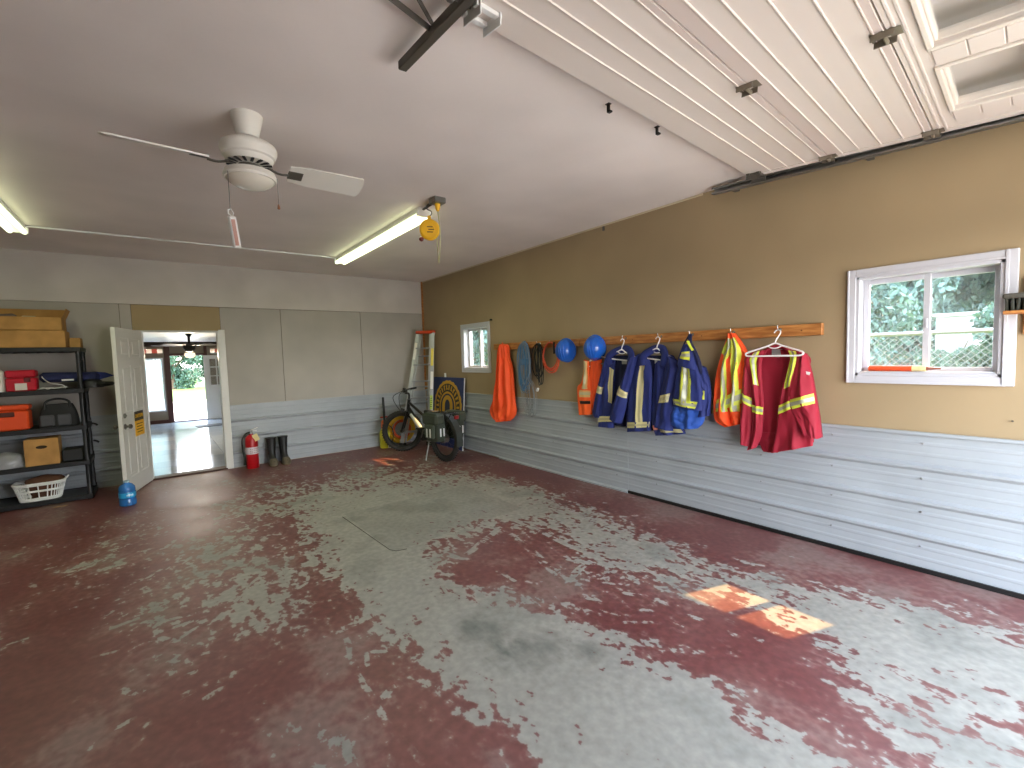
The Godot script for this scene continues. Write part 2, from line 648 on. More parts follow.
# one sheet of ribbed metal cladding; ribs run along «along», it stands «out» from the wall
func ribbed(st: SurfaceTool, a: Vector3, along: Vector3, out: Vector3, y0: float, y1: float, base: float) -> void:
	st.set_smooth_group(-1)
	var prof := [Vector2(0.0, y0), Vector2(0.003, y0)]
	var k := ceili((y0 - base) / 0.2286 - 0.2)
	var y := base + k * 0.2286
	while y < y1 - 0.03:
		for v in [[0.003, -0.032], [0.026, -0.010], [0.027, 0.006], [0.003, 0.022], [0.003, 0.066], [0.0055, 0.074], [0.0055, 0.086], [0.003, 0.094], [0.003, 0.136], [0.0055, 0.144], [0.0055, 0.156], [0.003, 0.164]]:
			var yy: float = y + v[1]
			if yy > y0 + 0.001 and yy < y1 - 0.001:
				prof.append(Vector2(v[0], yy))
		y += 0.2286
	prof.append(Vector2(0.003, y1))
	prof.append(Vector2(0.0, y1))
	for i in prof.size() - 1:
		var p: Vector2 = prof[i]
		var q: Vector2 = prof[i + 1]
		var v0 := a + out * p.x + Vector3.UP * p.y
		var v1 := a + along + out * p.x + Vector3.UP * p.y
		var v2 := a + along + out * q.x + Vector3.UP * q.y
		var v3 := a + out * q.x + Vector3.UP * q.y
		oquad(st, v0, v1, v2, v3, (v0 + v2) * 0.5 - out - Vector3.UP * (0.3 * signf(q.x - p.x) * -1.0 if absf(q.y - p.y) < 0.02 else 0.0))
	for e in 2:
		var o := a + along * e
		for i in range(1, prof.size() - 2):
			var p: Vector2 = prof[i]
			var q: Vector2 = prof[i + 1]
			oquad(st, o + Vector3.UP * p.y, o + out * p.x + Vector3.UP * p.y, o + out * q.x + Vector3.UP * q.y, o + Vector3.UP * q.y, a + along * 0.5)

func wall_panels() -> void:
	var wr: Node3D = get_node("wall_right")
	var wb: Node3D = get_node("wall_back")
	var out := Vector3(-1, 0, 0)
	# metal cladding on the right-hand wall, three sheets
	for s in [[BZ + 0.02, -5.35, 0.012, 0.9, 0.0], [-5.352, -3.05, 0.0, 0.905, 0.003], [-3.052, FZ - 0.01, 0.03, 0.905, 0.0]]:
		var st := S()
		ribbed(st, Vector3(RX - s[4], 0, s[0]), Vector3(0, 0, s[1] - s[0]), out, s[2], s[3], 0.012)
		part(wr, "metal_panel", st, M.metal_panel)
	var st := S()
	bb(st, Vector3(RX - 0.018, 0.001, -3.05), Vector3(RX - 0.0005, 0.03, FZ - 0.01))  # solid black strip stands in for shade in the gap below the sheet
	part(wr, "gap_shade_strip", st, M.black, "black strip standing in for the shaded gap under the cladding")
	st = S()
	bb(st, Vector3(RX - 0.022, 0.903, BZ + 0.02), Vector3(RX - 0.0005, 0.925, FZ - 0.01), 0.003)
	part(wr, "cap_trim", st, M.metal_panel)
	st = S()
	for zz in range(17):
		for yy in [0.17, 0.40, 0.62, 0.85]:
			box(st, Vector3(RX - 0.009, yy, -7.2 + zz * 0.5), Vector3(0.012, 0.012, 0.012), Basis(), 0.003)
	part(wr, "screw", st, M.galv, "", "stuff")
	# back wall
	for s in [[0.79, RX - 0.025], [LX + 0.01, -0.2]]:
		st = S()
		ribbed(st, Vector3(s[0], 0, BZ), Vector3(s[1] - s[0], 0, 0), Vector3(0, 0, 1), 0.012, 0.895, 0.0)
		part(wb, "metal_panel", st, M.metal_panel)
	st = S()
	bb(st, Vector3(0.79, 0.893, BZ - 0.005), Vector3(RX - 0.025, 0.905, BZ + 0.012))
	bb(st, Vector3(LX + 0.01, 0.893, BZ - 0.005), Vector3(-0.2, 0.905, BZ + 0.012))
	part(wb, "cap_trim", st, M.metal_panel)
	# flat boards above it: seams stay open 4 mm
	for s in [[LX, -1.45, 0.0, 2.288], [-1.444, -0.33, 0.0, 2.288], [-0.324, -0.215, 0.0, 2.288], [0.747, 1.516, 0.0, 2.286], [1.523, 2.726, 0.0, 2.285], [2.733, RX - 0.003, 0.0, 2.288]]:
		st = S()
		bb(st, Vector3(s[0], s[2], BZ - 0.0118), Vector3(s[1], s[3], BZ), 0.0015)
		part(wb, "wall_board", st, M.panel_white)
	st = S()
	bb(st, Vector3(-0.211, 1.962, BZ - 0.0118), Vector3(0.743, 2.288, BZ), 0.0015)
	part(wb, "wall_board", st, M.tan_board, "tan board over the doorway")
	st = S()
	bb(st, Vector3(LX, 2.292, BZ - 0.0118), Vector3(RX - 0.003, CH - 0.001, BZ + 0.006), 0.002)
	part(wb, "upper_board", st, M.panel_upper, "lighter band below the ceiling")
	# corner strip, raw wood
	st = S()
	bb(st, Vector3(RX - 0.03, 0.92, BZ + 0.007), Vector3(RX - 0.001, CH - 0.002, BZ + 0.035), 0.004)
	struct("trim_1", st, M.pine, "bare wooden strip in the corner")
	# ceiling edge strips
	st = S()
	bb(st, Vector3(RX - 0.012, CH - 0.018, BZ + 0.04), Vector3(RX - 0.001, CH - 0.001, -2.2), 0.003)
	struct("trim_2", st, mat("cfc0a4", 0.6), "thin strip along the ceiling edge")

# ---------------------------------------------------------------- sliding windows in the right-hand wall
func windows() -> void:
	window("window_1", -1.07, -0.36, 1.285, 1.965, "white sliding window beside the wooden rail, looking on a chain-link fence")
	window("window_2", -6.25, -5.56, 1.30, 1.95, "small white sliding window near the corner with the ladder")

func window(called: String, z0: float, z1: float, y0: float, y1: float, label: String) -> void:
	var o := Node3D.new()
	o.name = called
	add_child(o)
	tag(o, label, "window", "", "structure")
	var st := S()
	var c := 0.052
	for s in [[z0 - c, z0, y0 - c, y1 + c], [z1, z1 + c, y0 - c, y1 + c], [z0, z1, y1, y1 + c], [z0, z1, y0 - c, y0]]:
		bb(st, Vector3(RX - 0.018, s[2], s[0]), Vector3(RX - 0.0005, s[3], s[1]), 0.004)
		bb(st, Vector3(RX - 0.024, s[2] + (0.0 if s[1] - s[0] > 0.1 else 0.0), s[0] + (0.004 if s[0] < z0 else 0.0)), Vector3(RX - 0.018, s[3], s[0] + 0.016) if s[1] - s[0] < 0.1 else Vector3(RX - 0.018, s[2] + 0.014, s[1]), 0.002)
	part(o, "casing", st, M.vinyl)
	st = S()
	var l := 0.02
	for s in [[z0, z0 + l, y0, y1], [z1 - l, z1, y0, y1], [z0, z1, y1 - l, y1], [z0, z1, y0, y0 + l]]:
		bb(st, Vector3(RX - 0.012, s[2] + 0.0002, s[0] + 0.0002), Vector3(RX + 0.155, s[3] - 0.0002, s[1] - 0.0002), 0.002)
	part(o, "frame", st, M.vinyl)
	var mid := (z0 + z1) * 0.5
	for k in 2:
		var a := (z0 + l if k == 0 else mid - 0.02)
		var b := (mid + 0.02 if k == 0 else z1 - l)
		var x := RX + (0.075 if k == 0 else 0.105)
		st = S()
		var f := 0.034
		for s in [[a, a + f, y0 + l, y1 - l], [b - f, b, y0 + l, y1 - l], [a + f, b - f, y1 - l - f, y1 - l], [a + f, b - f, y0 + l, y0 + l + f]]:
			bb(st, Vector3(x, s[2], s[0]), Vector3(x + 0.026, s[3], s[1]), 0.003)
		var sash := part(o, "sash", st, M.vinyl)
		st = S()
		bb(st, Vector3(x + 0.010, y0 + l + f - 0.004, a + f - 0.004), Vector3(x + 0.014, y1 - l - f + 0.004, b - f + 0.004))
		part(sash, "pane", st, M.glass)
		if k == 0:
			st = S()
			bb(st, Vector3(x - 0.012, (y0 + y1) * 0.5 - 0.03, b - 0.024), Vector3(x, (y0 + y1) * 0.5 + 0.03, b - 0.01), 0.003)
			part(sash, "latch", st, M.vinyl)
	st = S()
	bb(st, Vector3(RX + 0.0, y0 + l, z0 + l), Vector3(RX + 0.07, y0 + l + 0.008, z1 - l), 0.002)
	part(o, "sill", st, M.vinyl)

# ---------------------------------------------------------------- doorway in the back wall, door swung into the garage
func back_doorway() -> void:
	var o := Node3D.new()
	o.name = "door_1"
	add_child(o)
	tag(o, "white six-panel door standing open beside the doorway in the back wall", "door", "", "structure")
	var st := S()
	for s in [[-0.21, -0.125, 0.0, 1.96], [0.713, 0.79, 0.0, 1.975], [-0.125, 0.713, 1.945, 1.962]]:
		bb(st, Vector3(s[0], s[2], BZ - 0.011), Vector3(s[1], s[3], BZ + 0.012), 0.003)
	for s in [[-0.1299, -0.113], [0.7, 0.7169]]:
		bb(st, Vector3(s[0], 0.0, BZ - 0.16), Vector3(s[1], 1.954, BZ + 0.012), 0.002)
	bb(st, Vector3(-0.113, 1.938, BZ - 0.16), Vector3(0.7, 1.9548, BZ + 0.012), 0.002)
	part(o, "frame", st, M.door_white)
	st = S()
	bb(st, Vector3(-0.129, -0.002, BZ - 0.17), Vector3(0.716, 0.02, BZ + 0.02), 0.004)
	part(o, "threshold", st, M.brown_trim)
	# the leaf: local x from the hinge to the free edge, local z through its thickness
	var hinge := Vector3(-0.125, 0.012, BZ + 0.02)
	var free := Vector3(-0.345, 0.012, BZ + 0.815)
	var dx := (free - hinge).normalized()
	var leaf := Node3D.new()
	leaf.name = "door_leaf"
	o.add_child(leaf)
	leaf.transform = Transform3D(Basis(dx, Vector3.UP, dx.cross(Vector3.UP)), hinge)
	var w := 0.82
	var hgt := 1.935
	st = S()
	# stiles, rails and set-in panels
	var cols := [[0.11, 0.37], [0.45, 0.71]]
	var rws := [[0.2, 0.79], [0.93, 1.5], [1.6, 1.82]]
	bb(st, Vector3(0, 0, 0.006), Vector3(w, hgt, 0.034))
	for zz in [[0.0, 0.0065], [0.0335, 0.04]]:
		var xs := [0.0, 0.11, 0.37, 0.45, 0.71, w]
		for k in [0, 2, 4]:
			bb(st, Vector3(xs[k], 0, zz[0]), Vector3(xs[k + 1], hgt, zz[1]))
		for cc in cols:
			var ys := [0.0, 0.2, 0.79, 0.93, 1.5, 1.6, 1.82, hgt]
			for k in [0, 2, 4, 6]:
				bb(st, Vector3(cc[0], ys[k], zz[0]), Vector3(cc[1], ys[k + 1], zz[1]))
			for r in rws:
				box(st, Vector3((cc[0] + cc[1]) * 0.5, (r[0] + r[1]) * 0.5, 0.005 if zz[0] == 0.0 else 0.035), Vector3(cc[1] - cc[0] - 0.07, r[1] - r[0] - 0.07, 0.008), Basis(), 0.006)
	part(leaf, "panel_door", st, M.door_white)
	st = S()
	for sgn in [-1.0, 1.0]:
		var zc := 0.0 if sgn < 0 else 0.04
		var xf := Transform3D(Basis(Vector3.RIGHT, Vector3(0, 0, sgn), Vector3(0, -sgn, 0)), Vector3(w - 0.065, 0.80, zc))
		lathe(st, [Vector2(0.0, 0.0), Vector2(0.033, 0.0), Vector2(0.033, 0.006), Vector2(0.014, 0.012), Vector2(0.012, 0.03), Vector2(0.027, 0.042), Vector2(0.028, 0.058), Vector2(0.016, 0.068), Vector2(0, 0.07)], 16, xf)
	part(leaf, "knob", st, M.steel_dark, "dark round knob")
	st = S()
	for sgn in [-1.0, 1.0]:
		var zc := 0.0 if sgn < 0 else 0.04
		var xf := Transform3D(Basis(Vector3.RIGHT, Vector3(0, 0, sgn), Vector3(0, -sgn, 0)), Vector3(w - 0.065, 0.925, zc))
		lathe(st, [Vector2(0.0, 0.0), Vector2(0.03, 0.0), Vector2(0.029, 0.012), Vector2(0.012, 0.014), Vector2(0.01, 0.024), Vector2(0, 0.024)], 16, xf)
	part(leaf, "deadbolt", st, M.steel, "round deadbolt")
	# sign stuck on the side that faces the doorway
	var sg := thing("caution_sign", "black and yellow CAUTION sign on the open white door", "sign")
	sg.transform = leaf.transform * Transform3D(Basis(Vector3.UP, PI), Vector3(0.46, 0.64, 0.04))
	st = S()
	bb(st, Vector3(0.0, 0.0, 0.0405), Vector3(0.29, 0.185, 0.042))
	part(sg, "message_plate", st, M.yellow)
	st = S()
	bb(st, Vector3(0.0, 0.185, 0.0405), Vector3(0.29, 0.30, 0.042))
	part(sg, "header", st, mat("2a2014", 0.5))
	text(sg, "lettering", "CAUTION", 0.058, M.yellow, Transform3D(Basis(), Vector3(0.145, 0.243, 0.0423)), 0.0008, true)
	st = S()
	for k in 4:
		bb(st, Vector3(0.04 + 0.015 * (k % 2), 0.14 - k * 0.033, 0.0418), Vector3(0.25 - 0.02 * (k % 2), 0.152 - k * 0.033, 0.0427))
	part(sg, "print_line", st, mat("7a5a10", 0.6), "", "stuff")

# ---------------------------------------------------------------- fluorescent fittings
func shop_lights() -> void:
	for k in 2:
		var x := 2.02 if k == 0 else -0.95
		var o := thing("shop_light", "long fluorescent ceiling light next to the yellow cord reel" if k == 0 else "long fluorescent ceiling light on the side of the black storage rack", "ceiling light", Vector3(x, CH, -5.06), "fluorescent ceiling lights")
		var st := S()
		bb(st, Vector3(-0.055, -0.05, -1.22), Vector3(0.055, -0.0005, 1.22), 0.006)
		part(o, "housing", st, M.white)
		st = S()
		for e in [-1.0, 1.0]:
			bb(st, Vector3(-0.075, -0.085, e * 1.215 - 0.012), Vector3(0.075, -0.03, e * 1.215 + 0.012), 0.004)
		part(o, "end_cap", st, M.white, "", "stuff")
		for sx in [-1.0, 1.0]:
			st = S()
			rod(st, Vector3(sx * 0.048, -0.078, -1.2), Vector3(sx * 0.048, -0.078, 1.2), 0.019, 12)
			var m := mat("f4f6e0", 0.4)
			m.emission_enabled = true
			m.emission = Color(0.96, 1.0, 0.8)
			m.emission_energy_multiplier = 1.3
			part(o, "fluorescent_tube", st, m)
		var al := AreaLight3D.new()
		al.name = "tube_light"
		o.add_child(al)
		al.position = Vector3(0, -0.105, 0)
		al.rotation = Vector3(-PI / 2, 0, 0)
		al.area_size = Vector2(0.13, 2.4)
		al.light_color = Color(0.96, 1.0, 0.8)
		al.light_energy = 0.65
		al.area_normalize_energy = true
		al.area_range = 12.0
		al.shadow_enabled = true

# ---------------------------------------------------------------- what lies outside
func leafy(called: String, label: String, at: Vector3, height: float, spread: float, leaves: int, seed_: int, hex: String, trunk_h: float, group := "") -> void:
	var rng := RandomNumberGenerator.new()
	rng.seed = seed_
	var o := thing(called, label, "tree", at, group)
	var st := S()
	tube(st, PackedVector3Array([Vector3(0, -0.1, 0), Vector3(0.05, trunk_h * 0.5, 0.03), Vector3(0, trunk_h, 0), Vector3(0.1, height * 0.7, 0)]), [0.16, 0.13, 0.11, 0.05], 8)
	for k in 9:
		var a := k * 2.4
		var y := lerpf(trunk_h * 0.7, height * 0.75, k / 9.0)
		tube(st, PackedVector3Array([Vector3(0, y, 0), Vector3(cos(a) * spread * 0.4, y + 0.5, sin(a) * spread * 0.4), Vector3(cos(a) * spread * 0.75, y + 1.0, sin(a) * spread * 0.75)]), [0.05, 0.035, 0.01], 5)
	part(o, "trunk", st, mat("5d4c3a", 0.9))
	var leaf := S()
	leaf.set_smooth_group(-1)
	quad(leaf, Vector3(-0.04, 0, 0), Vector3(0, -0.015, 0.08), Vector3(0.04, 0, 0), Vector3(0, 0.015, -0.08))
	var lm := mat(hex, 0.6)  # callers pass bluish leaf colours that stand in for hazy air
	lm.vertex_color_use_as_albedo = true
	lm.backlight_enabled = true
	lm.backlight = Color(0.45, 0.5, 0.2)
	lm.cull_mode = BaseMaterial3D.CULL_DISABLED
	var mm := MultiMesh.new()
	mm.transform_format = MultiMesh.TRANSFORM_3D
	mm.use_colors = true
	mm.mesh = mesh_of(leaf)
	mm.instance_count = leaves
	var blobs := []
	for k in 26:
		var y := rng.randf_range(trunk_h * 0.6, height)
		var rr := spread * sqrt(maxf(0.05, 1.0 - pow((y - (height + trunk_h * 0.6) * 0.5) / (height * 0.5), 2.0)))
		var a := rng.randf() * TAU
		blobs.append([Vector3(cos(a) * rr * sqrt(rng.randf()), y, sin(a) * rr * sqrt(rng.randf())), spread * rng.randf_range(0.28, 0.5)])
	for i in leaves:
		var b = blobs[i % blobs.size()]
		var d := Vector3(rng.randfn(), rng.randfn(), rng.randfn()).normalized()
		var p: Vector3 = b[0] + d * b[1] * pow(rng.randf(), 0.35)
		var s := rng.randf_range(0.7, 1.6) * (2.2 if spread > 4.0 else 1.0)
		var bs := Basis.from_euler(Vector3(rng.randf() * TAU, rng.randf() * TAU, rng.randf() * TAU)).scaled(Vector3(s, s, s))
		mm.set_instance_transform(i, Transform3D(bs, p))
		var g := rng.randf_range(0.65, 1.25)
		mm.set_instance_color(i, Color(g, g, g * rng.randf_range(0.8, 1.1)))
	var f := MultiMeshInstance3D.new()
	f.multimesh = mm
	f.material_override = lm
	f.name = "foliage"
	f.set_meta("kind", "stuff")
	o.add_child(f, true)

func outdoors() -> void:
	var st := S()
	bb(st, Vector3(4.04, -0.3, -60), Vector3(60, -0.05, 1.0))
	bb(st, Vector3(-60, -0.3, -60), Vector3(60, -0.05, -24.0))
	struct("ground", st, M.grass, "mown lawn round the building")
	st = S()
	bb(st, Vector3(-20, -0.3, FZ + 0.15), Vector3(20, -0.03, 16))
	bb(st, Vector3(-14, -0.3, -24.0), Vector3(14, -0.03, -15.05))
	struct("ground", st, M.concrete_out, "pale concrete driveway")
	# chain-link fence beyond the near window
	var o := thing("chain_link_fence", "grey chain-link fence seen through the sliding window", "fence")
	st = S()
	rod(st, Vector3(7.0, 1.61, -9.0), Vector3(7.0, 1.61, 2.5), 0.024, 8)
	part(o, "top_rail", st, M.galv)
	for k in 5:
		st = S()
		rod(st, Vector3(7.0, -0.1, -8.4 + k * 2.6), Vector3(7.0, 1.66, -8.4 + k * 2.6), 0.03, 8)
		part(o, "post", st, M.galv)
	st = S()
	var z := -8.5
	while z < 2.5:
		for d in [-1.0, 1.0]:
			var a := Vector3(7.0 + d * 0.003, 0.0, z)
			var b := Vector3(7.0 + d * 0.003, 1.6, z + d * 1.6)
			rod(st, a, b, 0.003, 3)
		z += 0.075
	part(o, "chain_link", st, M.galv, "woven wire", "stuff")
	# white shed behind it
	o = thing("garden_shed", "white shed behind the chain-link fence", "shed", Vector3(22.0, -0.05, -3.2))
	st = S()
	bb(st, Vector3(0, 0, -0.5), Vector3(1.6, 2.45, 0.5))
	part(o, "wall", st, mat("b4b8b6", 0.7))
	st = S()
	bb(st, Vector3(-0.015, 0.3, -0.02), Vector3(0.0, 2.3, 0.4), 0.004)
	part(o, "door", st, mat("9ea4a4", 0.6))
	st = S()
	bb(st, Vector3(-0.1, 2.45, -0.58), Vector3(1.7, 2.55, 0.58))
	part(o, "roof", st, mat("c8c8c4", 0.7))
	# neighbouring white house seen through the far window
	o = thing("neighbour_house", "white clapboard house seen through the small far window", "house", Vector3(9.5, -0.05, -14.0))
	for k in 16:
		st = S()
		box(st, Vector3(0.0, 0.12 + k * 0.2, 0.9), Vector3(0.03, 0.205, 3.0), Basis(Vector3.BACK, -0.05))
		part(o, "siding_board", st, M.white)
	st = S()
	bb(st, Vector3(0.02, 0, -0.6), Vector3(3.5, 3.3, 2.4))
	part(o, "wall", st, M.white)
	leafy("tree", "broad leafy tree behind the chain-link fence", Vector3(15.5, 0, -5.7), 5.6, 2.5, 42000, 3, "52706a", 0.8, "")  # leaf colours from here on are tinted bluish to imitate haze
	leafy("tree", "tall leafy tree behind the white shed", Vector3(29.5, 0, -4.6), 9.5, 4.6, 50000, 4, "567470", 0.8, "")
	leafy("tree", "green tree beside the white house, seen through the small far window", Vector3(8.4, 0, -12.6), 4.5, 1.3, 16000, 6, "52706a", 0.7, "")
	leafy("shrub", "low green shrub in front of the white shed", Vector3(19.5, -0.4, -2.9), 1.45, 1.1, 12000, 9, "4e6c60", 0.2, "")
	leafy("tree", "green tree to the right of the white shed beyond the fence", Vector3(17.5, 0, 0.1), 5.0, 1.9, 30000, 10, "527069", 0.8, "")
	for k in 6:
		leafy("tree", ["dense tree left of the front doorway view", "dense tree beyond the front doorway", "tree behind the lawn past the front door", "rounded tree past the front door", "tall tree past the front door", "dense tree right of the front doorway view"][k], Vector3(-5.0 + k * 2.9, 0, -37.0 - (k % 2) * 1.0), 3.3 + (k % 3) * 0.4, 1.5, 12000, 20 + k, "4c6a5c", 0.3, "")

# ---------------------------------------------------------------- the room behind the doorway
func back_room() -> void:
	var z0 := -14.9
	var x0 := -2.2
	var x1 := 3.2
	var ch := 2.1
	var st := S()
	# floor of large vinyl tiles
	var fl := Node3D.new()
	fl.name = "floor_back"
	add_child(fl)
	tag(fl, "shiny pale tile floor of the room behind", "floor", "", "structure")
	var tiles := [mat("b9c2cc", 0.12), mat("c3cad2", 0.1), mat("aeb8c4", 0.14)]
	st = S()
	bb(st, Vector3(x0, -0.2, z0), Vector3(x1, -0.004, BZ - 0.16))
	part(fl, "slab", st, mat("6e747c", 0.6))
	var tile := S()
	box(tile, Vector3(0, 0, 0), Vector3(0.596, 0.008, 0.596), Basis(), 0.0015)
	var tm := mesh_of(tile)
	var rng := RandomNumberGenerator.new()
	rng.seed = 2
	for i in 9:
		for j in 12:
			shared(fl, "tile", tm, tiles[rng.randi() % 3], Transform3D(Basis(), Vector3(x0 + 0.3 + i * 0.6, -0.002, BZ - 0.46 - j * 0.6)))
	# walls, ceiling of white boards
	st = S()
	bb(st, Vector3(x0 - 0.1, -0.2, z0 - 0.12), Vector3(x0, ch + 0.3, BZ - 0.16))
	struct("wall_west", st, mat("8d8478", 0.8), "grey-beige wall of the room behind")
	st = S()
	bb(st, Vector3(x1, -0.2, z0 - 0.12), Vector3(x1 + 0.1, ch + 0.3, BZ - 0.16))
	struct("wall_east", st, mat("8d8478", 0.8), "grey-beige side wall of the room behind")
	var ce := Node3D.new()
	ce.name = "ceiling_back"
	add_child(ce)
	tag(ce, "white board ceiling of the room behind", "ceiling", "", "structure")
	st = S()
	bb(st, Vector3(x0, ch + 0.02, z0), Vector3(x1, ch + 0.2, BZ - 0.16))
	part(ce, "deck", st, mat("6c645c", 0.8))
	for k in 36:
		st = S()
		bb(st, Vector3(x0, ch, BZ - 0.17 - (k + 1) * 0.2 + 0.012), Vector3(x1, ch + 0.02, BZ - 0.17 - k * 0.2), 0.004)
		part(ce, "ceiling_board", st, M.white)
	st = S()
	bb(st, Vector3(x0, 1.985, z0), Vector3(x1, ch, z0 + 0.12))
	struct("trim_3", st, mat("2c211c", 0.7), "dark beam over the far wall")
	# far wall: openings for the blind window, the front door and two transoms
	var wx := [x0, -0.62, 0.17, 0.30, 1.0, 1.25, 1.65, x1]
	st = S()
	var wm := mat("8c8172", 0.8)
	bb(st, Vector3(x0, -0.2, z0 - 0.12), Vector3(-0.62, ch + 0.3, z0))
	bb(st, Vector3(-0.62, -0.2, z0 - 0.12), Vector3(0.15, 0.31, z0))
	bb(st, Vector3(-0.62, 1.70, z0 - 0.12), Vector3(0.15, 1.82, z0))
	bb(st, Vector3(-0.62, 1.93, z0 - 0.12), Vector3(0.15, ch + 0.3, z0))
	bb(st, Vector3(0.15, -0.2, z0 - 0.12), Vector3(0.29, ch + 0.3, z0))
	bb(st, Vector3(0.29, 1.76, z0 - 0.12), Vector3(1.03, ch + 0.3, z0))
	bb(st, Vector3(1.03, -0.2, z0 - 0.12), Vector3(1.18, ch + 0.3, z0))
	bb(st, Vector3(1.18, -0.2, z0 - 0.12), Vector3(1.6, 1.8, z0))
	bb(st, Vector3(1.18, 1.92, z0 - 0.12), Vector3(1.6, ch + 0.3, z0))
	bb(st, Vector3(1.6, -0.2, z0 - 0.12), Vector3(x1, ch + 0.3, z0))
	struct("wall_far", st, wm, "front wall of the room behind, with its door and windows")
	st = S()
	for s in [[0.17, 0.29, 0.0, 1.985], [1.03, 1.1, 0.0, 1.985], [0.29, 1.03, 1.745, 1.80]]:
		bb(st, Vector3(s[0], s[2], z0 - 0.125), Vector3(s[1], s[3], z0 + 0.03), 0.004)
	bb(st, Vector3(x0, 0.0, z0), Vector3(0.17, 0.09, z0 + 0.02), 0.004)
	bb(st, Vector3(1.1, 0.0, z0), Vector3(x1, 0.09, z0 + 0.02), 0.004)
	bb(st, Vector3(0.29, -0.01, z0 - 0.13), Vector3(1.03, 0.025, z0 + 0.04), 0.004)
	struct("trim_4", st, mat("4b2724", 0.5), "dark red-brown posts and skirting round the front door")
	# window with a pulled-down pale blind
	var o := Node3D.new()
	o.name = "window_3"
	add_child(o)
	tag(o, "window with a pale pulled-down blind beside the front door", "window", "", "structure")
	st = S()
	for s in [[-0.62, -0.58, 0.31, 1.7], [0.11, 0.15, 0.31, 1.7], [-0.58, 0.11, 1.66, 1.7], [-0.58, 0.11, 0.31, 0.35]]:
		bb(st, Vector3(s[0], s[2], z0 - 0.1), Vector3(s[1], s[3], z0 + 0.015), 0.004)
	part(o, "frame", st, M.vinyl)
	st = S()
	bb(st, Vector3(-0.58, 0.35, z0 - 0.08), Vector3(0.11, 1.66, z0 - 0.076))
	part(o, "pane", st, M.glass)
	st = S()
	for k in 27:
		box(st, Vector3(-0.235, 0.38 + k * 0.048, z0 - 0.03), Vector3(0.68, 0.047, 0.003), Basis(Vector3.RIGHT, 0.12))
	var bm := mat("dfe9ea", 0.8)
	bm.backlight_enabled = true
	bm.backlight = Color(0.9, 0.95, 0.95)
	part(o, "blind", st, bm, "pale slatted blind", "stuff")
	# transoms with red and white striped shades
	for k in 2:
		o = Node3D.new()
		o.name = "window_%d" % (4 + k)
		add_child(o)
		tag(o, "narrow transom window with a red-striped shade above the blind" if k == 0 else "narrow transom window with a red-striped shade over the open front door leaf", "window", "", "structure")
		var a := (-0.62 if k == 0 else 1.18)
		var b := (0.15 if k == 0 else 1.6)
		st = S()
		bb(st, Vector3(a, 1.81, z0 - 0.05), Vector3(b, 1.93, z0 - 0.046))
		part(o, "pane", st, M.glass)
		for c in 2:
			st = S()
			var n := int((b - a) / 0.11) + 1
			for i in n:
				if (i % 2) == c:
					bb(st, Vector3(a + i * 0.11, 1.81, z0 - 0.03), Vector3(minf(b, a + i * 0.11 + 0.108), 1.93, z0 - 0.026))
			var sm := mat("e8ddd2" if c == 0 else "b87a6c", 0.8)
			sm.backlight_enabled = true
			sm.backlight = Color(0.95, 0.9, 0.85) if c == 0 else Color(0.75, 0.42, 0.36)
			part(o, "shade", st, sm, "", "stuff")
	# front door, swung inwards
	o = Node3D.new()
	o.name = "door_2"
	add_child(o)
	tag(o, "white front door with nine small panes, standing open inwards", "door", "", "structure")
	var dx := Vector3(0.9, 0, 0.42).normalized()
	o.transform = Transform3D(Basis(dx, Vector3.UP, dx.cross(Vector3.UP)), Vector3(1.02, 0.02, z0 + 0.05))
	st = S()
	var gx := [0.14, 0.30, 0.46, 0.62]
	var gy := [0.92, 1.16, 1.40, 1.62]
	bb(st, Vector3(0, 0, 0), Vector3(0.74, 0.92, 0.04))
	bb(st, Vector3(0, 1.62, 0), Vector3(0.74, 1.72, 0.04))
	bb(st, Vector3(0, 0.92, 0), Vector3(0.14, 1.62, 0.04))
	bb(st, Vector3(0.62, 0.92, 0), Vector3(0.74, 1.62, 0.04))
	for k in [1, 2]:
		bb(st, Vector3(gx[k] - 0.012, 0.92, 0.004), Vector3(gx[k] + 0.012, 1.62, 0.036))
		bb(st, Vector3(0.14, gy[k] - 0.012, 0.006), Vector3(0.62, gy[k] + 0.012, 0.034))
	for r in [[0.12, 0.33], [0.41, 0.62]]:
		for zz in [-0.006, 0.046]:
			box(st, Vector3((r[0] + r[1]) * 0.5, 0.48, zz * 0.9 + 0.002), Vector3(r[1] - r[0], 0.6, 0.012), Basis(), 0.006)
	part(o, "panel_door", st, M.door_white)
	for i in 3:
		for j in 3:
			st = S()
			bb(st, Vector3(gx[i] + 0.012, gy[j] + 0.012, 0.018), Vector3(gx[i + 1] - 0.012, gy[j + 1] - 0.012, 0.022))
			part(o, "pane", st, M.glass)
	st = S()
	for zz in [-0.03, 0.07]:
		lathe(st, [Vector2(0, -0.03), Vector2(0.025, -0.02), Vector2(0.03, 0.0), Vector2(0.025, 0.02), Vector2(0, 0.03)], 12, Transform3D(Basis(), Vector3(0.68, 0.86, zz)))
	part(o, "knob", st, M.steel)
	# door mat
	st = S()
	box(st, Vector3(1.02, 0.008, -13.35), Vector3(0.7, 0.012, 0.45), Basis(Vector3.UP, 0.1), 0.004)
	solo("door_mat", st, M.rubber, "dark mat on the shiny tile floor by the front door", "mat")
	# dark ceiling fan with its lamp
	o = thing("room_fan", "dark ceiling fan in the room behind the doorway", "ceiling fan", Vector3(0.53, ch, -10.9))
	st = S()
	lathe(st, [Vector2(0.02, -0.2), Vector2(0.02, -0.06), Vector2(0.06, -0.0), Vector2(0.0, -0.0)], 14)
	part(o, "downrod", st, M.black)
	st = S()
